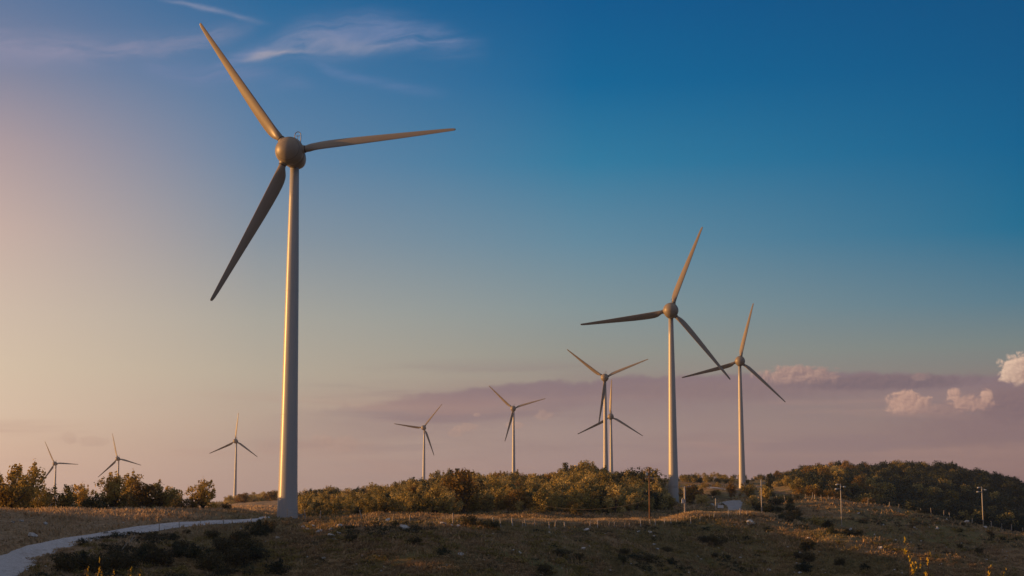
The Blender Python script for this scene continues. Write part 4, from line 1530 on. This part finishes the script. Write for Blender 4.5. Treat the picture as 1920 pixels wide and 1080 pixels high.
# broken rails on the bank
for (x0, y0, x1, y1, lab) in ((219, 1044, 237, 1018, "long grey broken rail leaning on the bank below the road"), (243, 1016, 252, 1004, "short broken stake leaning near the road fence")):
    a = hit(x0, y0)
    b = hit(x0 + 1, y0 - 4)
    D = a.length
    dx, dz = (x1 - x0) / F * D, (y0 - y1) / F * D
    o = obj("broken_rail", MB().tube([(0, 0, -.2), (dx * .5, .05, dz * .52), (dx, .1, dz)], [.07, .06, .045], 7).mesh("broken_rail", M['post']), None, a)
    tag(o, lab, "fence rail")

# ------------------------------------------------------------------ poles, wires, sign
def pole(name, px, base, top, D, mat, label, r0=.15, build=None):
    g = at(px, D)
    h = polar(px, top)[1] * D - g.z
    root = empty(name, g)
    tag(root, label, "utility pole")
    obj("pole", MB().tube([(0, 0, -.6), (0, 0, h * .5), (0, 0, h)], [r0, r0 * .88, r0 * .72], 12).mesh("pole", mat, True), root)
    if build:
        build(root, h)
    return root, h


def insulator(root, p, r=.06, h=.26):
    obj("insulator", MB().lathe([(r * .4, 0), (r, h * .15), (r * .6, h * .35), (r, h * .55), (r * .6, h * .75), (r * .8, h)], 8, 'Z', p).mesh("insulator", M['concrete'], True), root)


def b_brown(root, h):
    obj("lamp_bracket", MB().tube([(0, 0, h - .05), (-.35, 0, h + .05), (-.75, 0, h - .08), (-1.0, 0, h - .2)], [.03, .03, .025, .02], 6).mesh("lamp_bracket", M['steel']), root)
    obj("crossarm", MB().box((.0, 0, h - 1.55), (1.3, .1, .1)).mesh("crossarm", M['steel']), root)
    obj("crossarm", MB().box((.15, 0, h - .55), (.6, .08, .08)).mesh("crossarm", M['steel']), root)
    for x in (-.55, .45, .62):
        insulator(root, (x, 0, h - 1.82))
    for x in (-.45, -.3):
        obj("switch_box", MB().box((x, 0, h - 1.0), (.14, .2, .42)).mesh("switch_box", M['white']), root)
    insulator(root, (.42, 0, h - .5))
    obj("brace", MB().tube([(-.45, 0, h - 1.5), (0, 0, h - .9)], .025, 5).mesh("brace", M['steel']), root)


def b_white(root, h):
    obj("crossarm", MB().box((0, 0, h - .05), (2.2, .1, .09)).mesh("crossarm", M['steel']), root)
    for x in (-1.0, -.55, .6, 1.0):
        insulator(root, (x, 0, h), .06, .2)
    t = obj("transformer", MB().box((-.36, -.02, h - 2.35), (.32, .36, .62)).mesh("transformer", M['white']), root)
    obj("bushing", MB().lathe([(.05, 0), (.07, .06), (.04, .2)], 8, 'Z', (-.36, 0, h - 2.03)).mesh("bushing", M['concrete'], True), t)
    obj("bracket", MB().box((-.18, 0, h - 1.0), (.7, .06, .06)).mesh("bracket", M['steel']), root)
    obj("conduit", MB().tube([(-.17, -.08, h - 2.7), (-.17, -.08, 1.0)], .03, 6).mesh("conduit", M['steel']), root)


def b_short(root, h):
    obj("crossarm", MB().box((-.05, 0, h + .02), (1.0, .09, .1), Matrix.Rotation(R(14), 3, 'Y')).mesh("crossarm", M['seam']), root)
    insulator(root, (-.5, 0, h + .12), .09, .16)
    insulator(root, (.4, 0, h - .08), .06, .16)


def b_pale(root, h):
    obj("crossarm", MB().box((-.45, 0, h - 1.25), (.9, .1, .14)).mesh("crossarm", M['concrete']), root)
    obj("crossarm", MB().box((.32, 0, h - .65), (.6, .1, .12)).mesh("crossarm", M['concrete']), root)
    insulator(root, (-.75, 0, h - 1.18), .07, .2)
    insulator(root, (.5, 0, h - .58), .07, .2)


def b_lamp(root, h):
    for x, z in ((-.5, -.12), (.52, -.52), (-.66, -.92)):
        a = obj("lamp_arm", MB().tube([(0, 0, h + z), (x, 0, h + z + .03)], [.05, .04], 6).mesh("lamp_arm", M['concrete']), root)
        sx = -1 if x < 0 else 1
        obj("lamp_head", MB().lathe([(.04, 0), (.12, .05), (.13, .2), (.11, .42), (.05, .5)], 10, 'Z').mesh("lamp_head", M['white'], True), a, (x - sx * .1, 0, h + z)).rotation_euler = (0, R(96) * sx, 0)


P1, h1 = pole("utility_pole", 1218, 980, 876, 226, M['wood'], "tall brown wooden utility pole with lamp bracket standing in the sunlit grass", .14, b_brown)
P2, h2 = pole("utility_pole", 1284, 972, 912, 244, M['concrete'], "white concrete pole with a transformer box right of the second tallest turbine", .17, b_white)
P3, h3 = pole("utility_pole", 1342, 968, 934, 256, M['concrete'], "short thin pale pole with tilted crossarm just left of the white sign", .1, b_short)
P4, h4 = pole("utility_pole", 1428, 968, 899, 262, M['concrete'], "slim pale concrete pole with two stub arms right of the gravel path", .11, b_pale)
L1, hl1 = pole("lamp_pole", 1577, 998, 907, 276, M['concrete'], "slim lamp pole with three short arms on the slope below the orange trees", .09, b_lamp)
L2, hl2 = pole("lamp_pole", 1842, 985, 913, 307, M['concrete'], "slim lamp pole with three short arms at far right, on the crest before the wood", .11, b_lamp)
pole("utility_pole", 1499, 942, 925, 322, M['wood'], "stubby bare post left of the orange trees at the field's edge", .1)
pole("utility_pole", 341, 940, 922, 420, M['wood'], "tiny distant bare pole between the roadside row and the lone bush", .13)


def cable(label, A, B, sag, r=.024):
    A, B = Vector(A), Vector(B)
    pts = [A.lerp(B, t) - Vector((0, 0, sag * 4 * t * (1 - t))) for t in np.linspace(0, 1, 16)]
    o = obj("power_cable", MB().tube([p - A for p in pts], r, 5, False).mesh("power_cable", M['wire']), None, A)
    tag(o, label, "cable")


p1, p2, p3, p4 = (P.location for P in (P1, P2, P3, P4))
cable("upper cable strung from the brown wooden pole to the white transformer pole", p1 + Vector((.62, 0, h1 - 1.8)), p2 + Vector((-1.0, 0, h2 + .15)), .5)
cable("lower cable strung from the brown wooden pole to the white transformer pole", p1 + Vector((.45, 0, h1 - 1.8)), p2 + Vector((-.55, 0, h2 + .15)), .75)
cable("cable strung from the white transformer pole to the short tilted-arm pole", p2 + Vector((1.0, 0, h2 + .15)), p3 + Vector((-.5, 0, h3 + .2)), .3)
cable("cable strung from the short tilted-arm pole to the slim pale pole", p3 + Vector((.4, 0, h3)), p4 + Vector((-.75, 0, h4 - 1.0)), .4)
cable("long sagging cable running low across the dark front of the thicket", at(1010, 238) + Vector((0, 0, 1.9)), p1 + Vector((0, 0, 3.6)), 1.1, .02)

sg = at(1351, 259)
sign = empty("sign_board", sg, .05)
tag(sign, "small blank white sign board on two posts at the start of the gravel path", "sign")
obj("panel", MB().box((0, -.05, .95), (1.0, .04, .48)).mesh("panel", M['white']), sign)
for x in (-.38, .38):
    obj("post", MB().tube([(x, 0, -.4), (x, 0, 1.15)], .04, 8).mesh("post", M['steel']), sign)

# ------------------------------------------------------------------ dry grass
def grass():
    rg_ = np.random.default_rng(12)
    n = 230000
    th = rg_.uniform(R(-19.8), R(19.8), n)
    r = np.sqrt(rg_.uniform(108 ** 2, 262 ** 2, n))
    far = rg_.random(n) < .14
    r = np.where(far, rg_.uniform(262, 345, n), r)
    # more of it on the crest strip below the thicket
    thk = np.array([math.atan2(*ray(u, 950)[:2]) for u in UK])
    t2 = rg_.uniform(thk[9], thk[16], 60000)
    th = np.concatenate([th, t2])
    r = np.concatenate([r, np.interp(t2, thk, RINGS[4][0]) + rg_.normal(size=60000) * 4 + 5])
    n += 60000
    x, y = r * np.sin(th), r * np.cos(th)
    dens = vnoise(x / 4, y / 4, 21) + .6 * vnoise(x / 1.3, y / 1.3, 22)
    keep = dens > rg_.uniform(-1.3, .7, n)
    # keep the gravel clear
    for poly in (road_up + road_lo[::-1], [tuple(at(u, d)[:2]) for u, d in ((1364, 254), (1361, 290), (1358, 318), (1362, 340), (1394, 340), (1393, 318), (1395, 290), (1398, 254))]):
        P = np.array(poly)
        inside = np.zeros(n, bool)
        for (xa, ya), (xb, yb) in zip(P, np.roll(P, -1, 0)):
            if ya == yb:
                continue
            cond = ((ya > y) != (yb > y)) & (x < (xb - xa) * (y - ya) / (yb - ya) + xa)
            inside ^= cond
        keep &= ~inside
    x, y, r = x[keep], y[keep], r[keep]
    z = gh(x, y)
    n = len(x)
    # taller straw on the crest strip below the thicket
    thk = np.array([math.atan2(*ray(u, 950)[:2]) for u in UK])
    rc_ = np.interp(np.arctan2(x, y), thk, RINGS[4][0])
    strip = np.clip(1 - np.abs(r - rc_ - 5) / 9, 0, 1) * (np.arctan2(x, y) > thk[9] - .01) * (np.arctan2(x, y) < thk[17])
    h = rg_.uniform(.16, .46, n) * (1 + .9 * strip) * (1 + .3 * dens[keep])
    a = rg_.uniform(0, 6.28, n)
    w = rg_.uniform(.06, .18, n) * (r / 170)
    ax, ay = np.cos(a), np.sin(a)
    lx, ly = rg_.normal(size=n) * .5 * h, rg_.normal(size=n) * .5 * h
    v = np.empty((n, 3, 3))
    v[:, 0] = np.stack([x - ax * w, y - ay * w, z - .04], -1)
    v[:, 1] = np.stack([x + ax * w, y + ay * w, z - .04], -1)
    v[:, 2] = np.stack([x + lx, y + ly, z + h], -1)
    me = mesh("dry_grass", v.reshape(-1, 3), np.arange(n * 3).reshape(-1, 3), [M['straw'], M['sunlit_straw']], False, (strip > .3 + .25 * rg_.random(n)).astype(np.int32))
    o = obj("dry_grass", me)
    o['kind'] = 'stuff'
    o['label'] = "dry straw coloured grass covering the slopes"


grass()

# ------------------------------------------------------------------ the evening air
def haze():
    zb = float(TZ.min()) - 1.0
    zt = 78.0
    me = MB().box((0, 0, (zb + zt) / 2), (4060, 4060, zt - zb)).mesh("haze", [])
    o = obj("haze", me)
    o['kind'] = 'stuff'
    m = bpy.data.materials.new("evening_haze")
    m.use_nodes = True
    nt = m.node_tree
    nt.nodes.clear()
    out = nt.nodes.new('ShaderNodeOutputMaterial')
    v = nt.nodes.new('ShaderNodeVolumePrincipled')
    v.inputs['Color'].default_value = (0.58, 0.70, 0.92, 1)
    v.inputs['Density'].default_value = 0.00010
    v.inputs['Anisotropy'].default_value = 0.3
    nt.links.new(v.outputs[0], out.inputs['Volume'])
    me.materials.clear()
    me.materials.append(m)


haze()
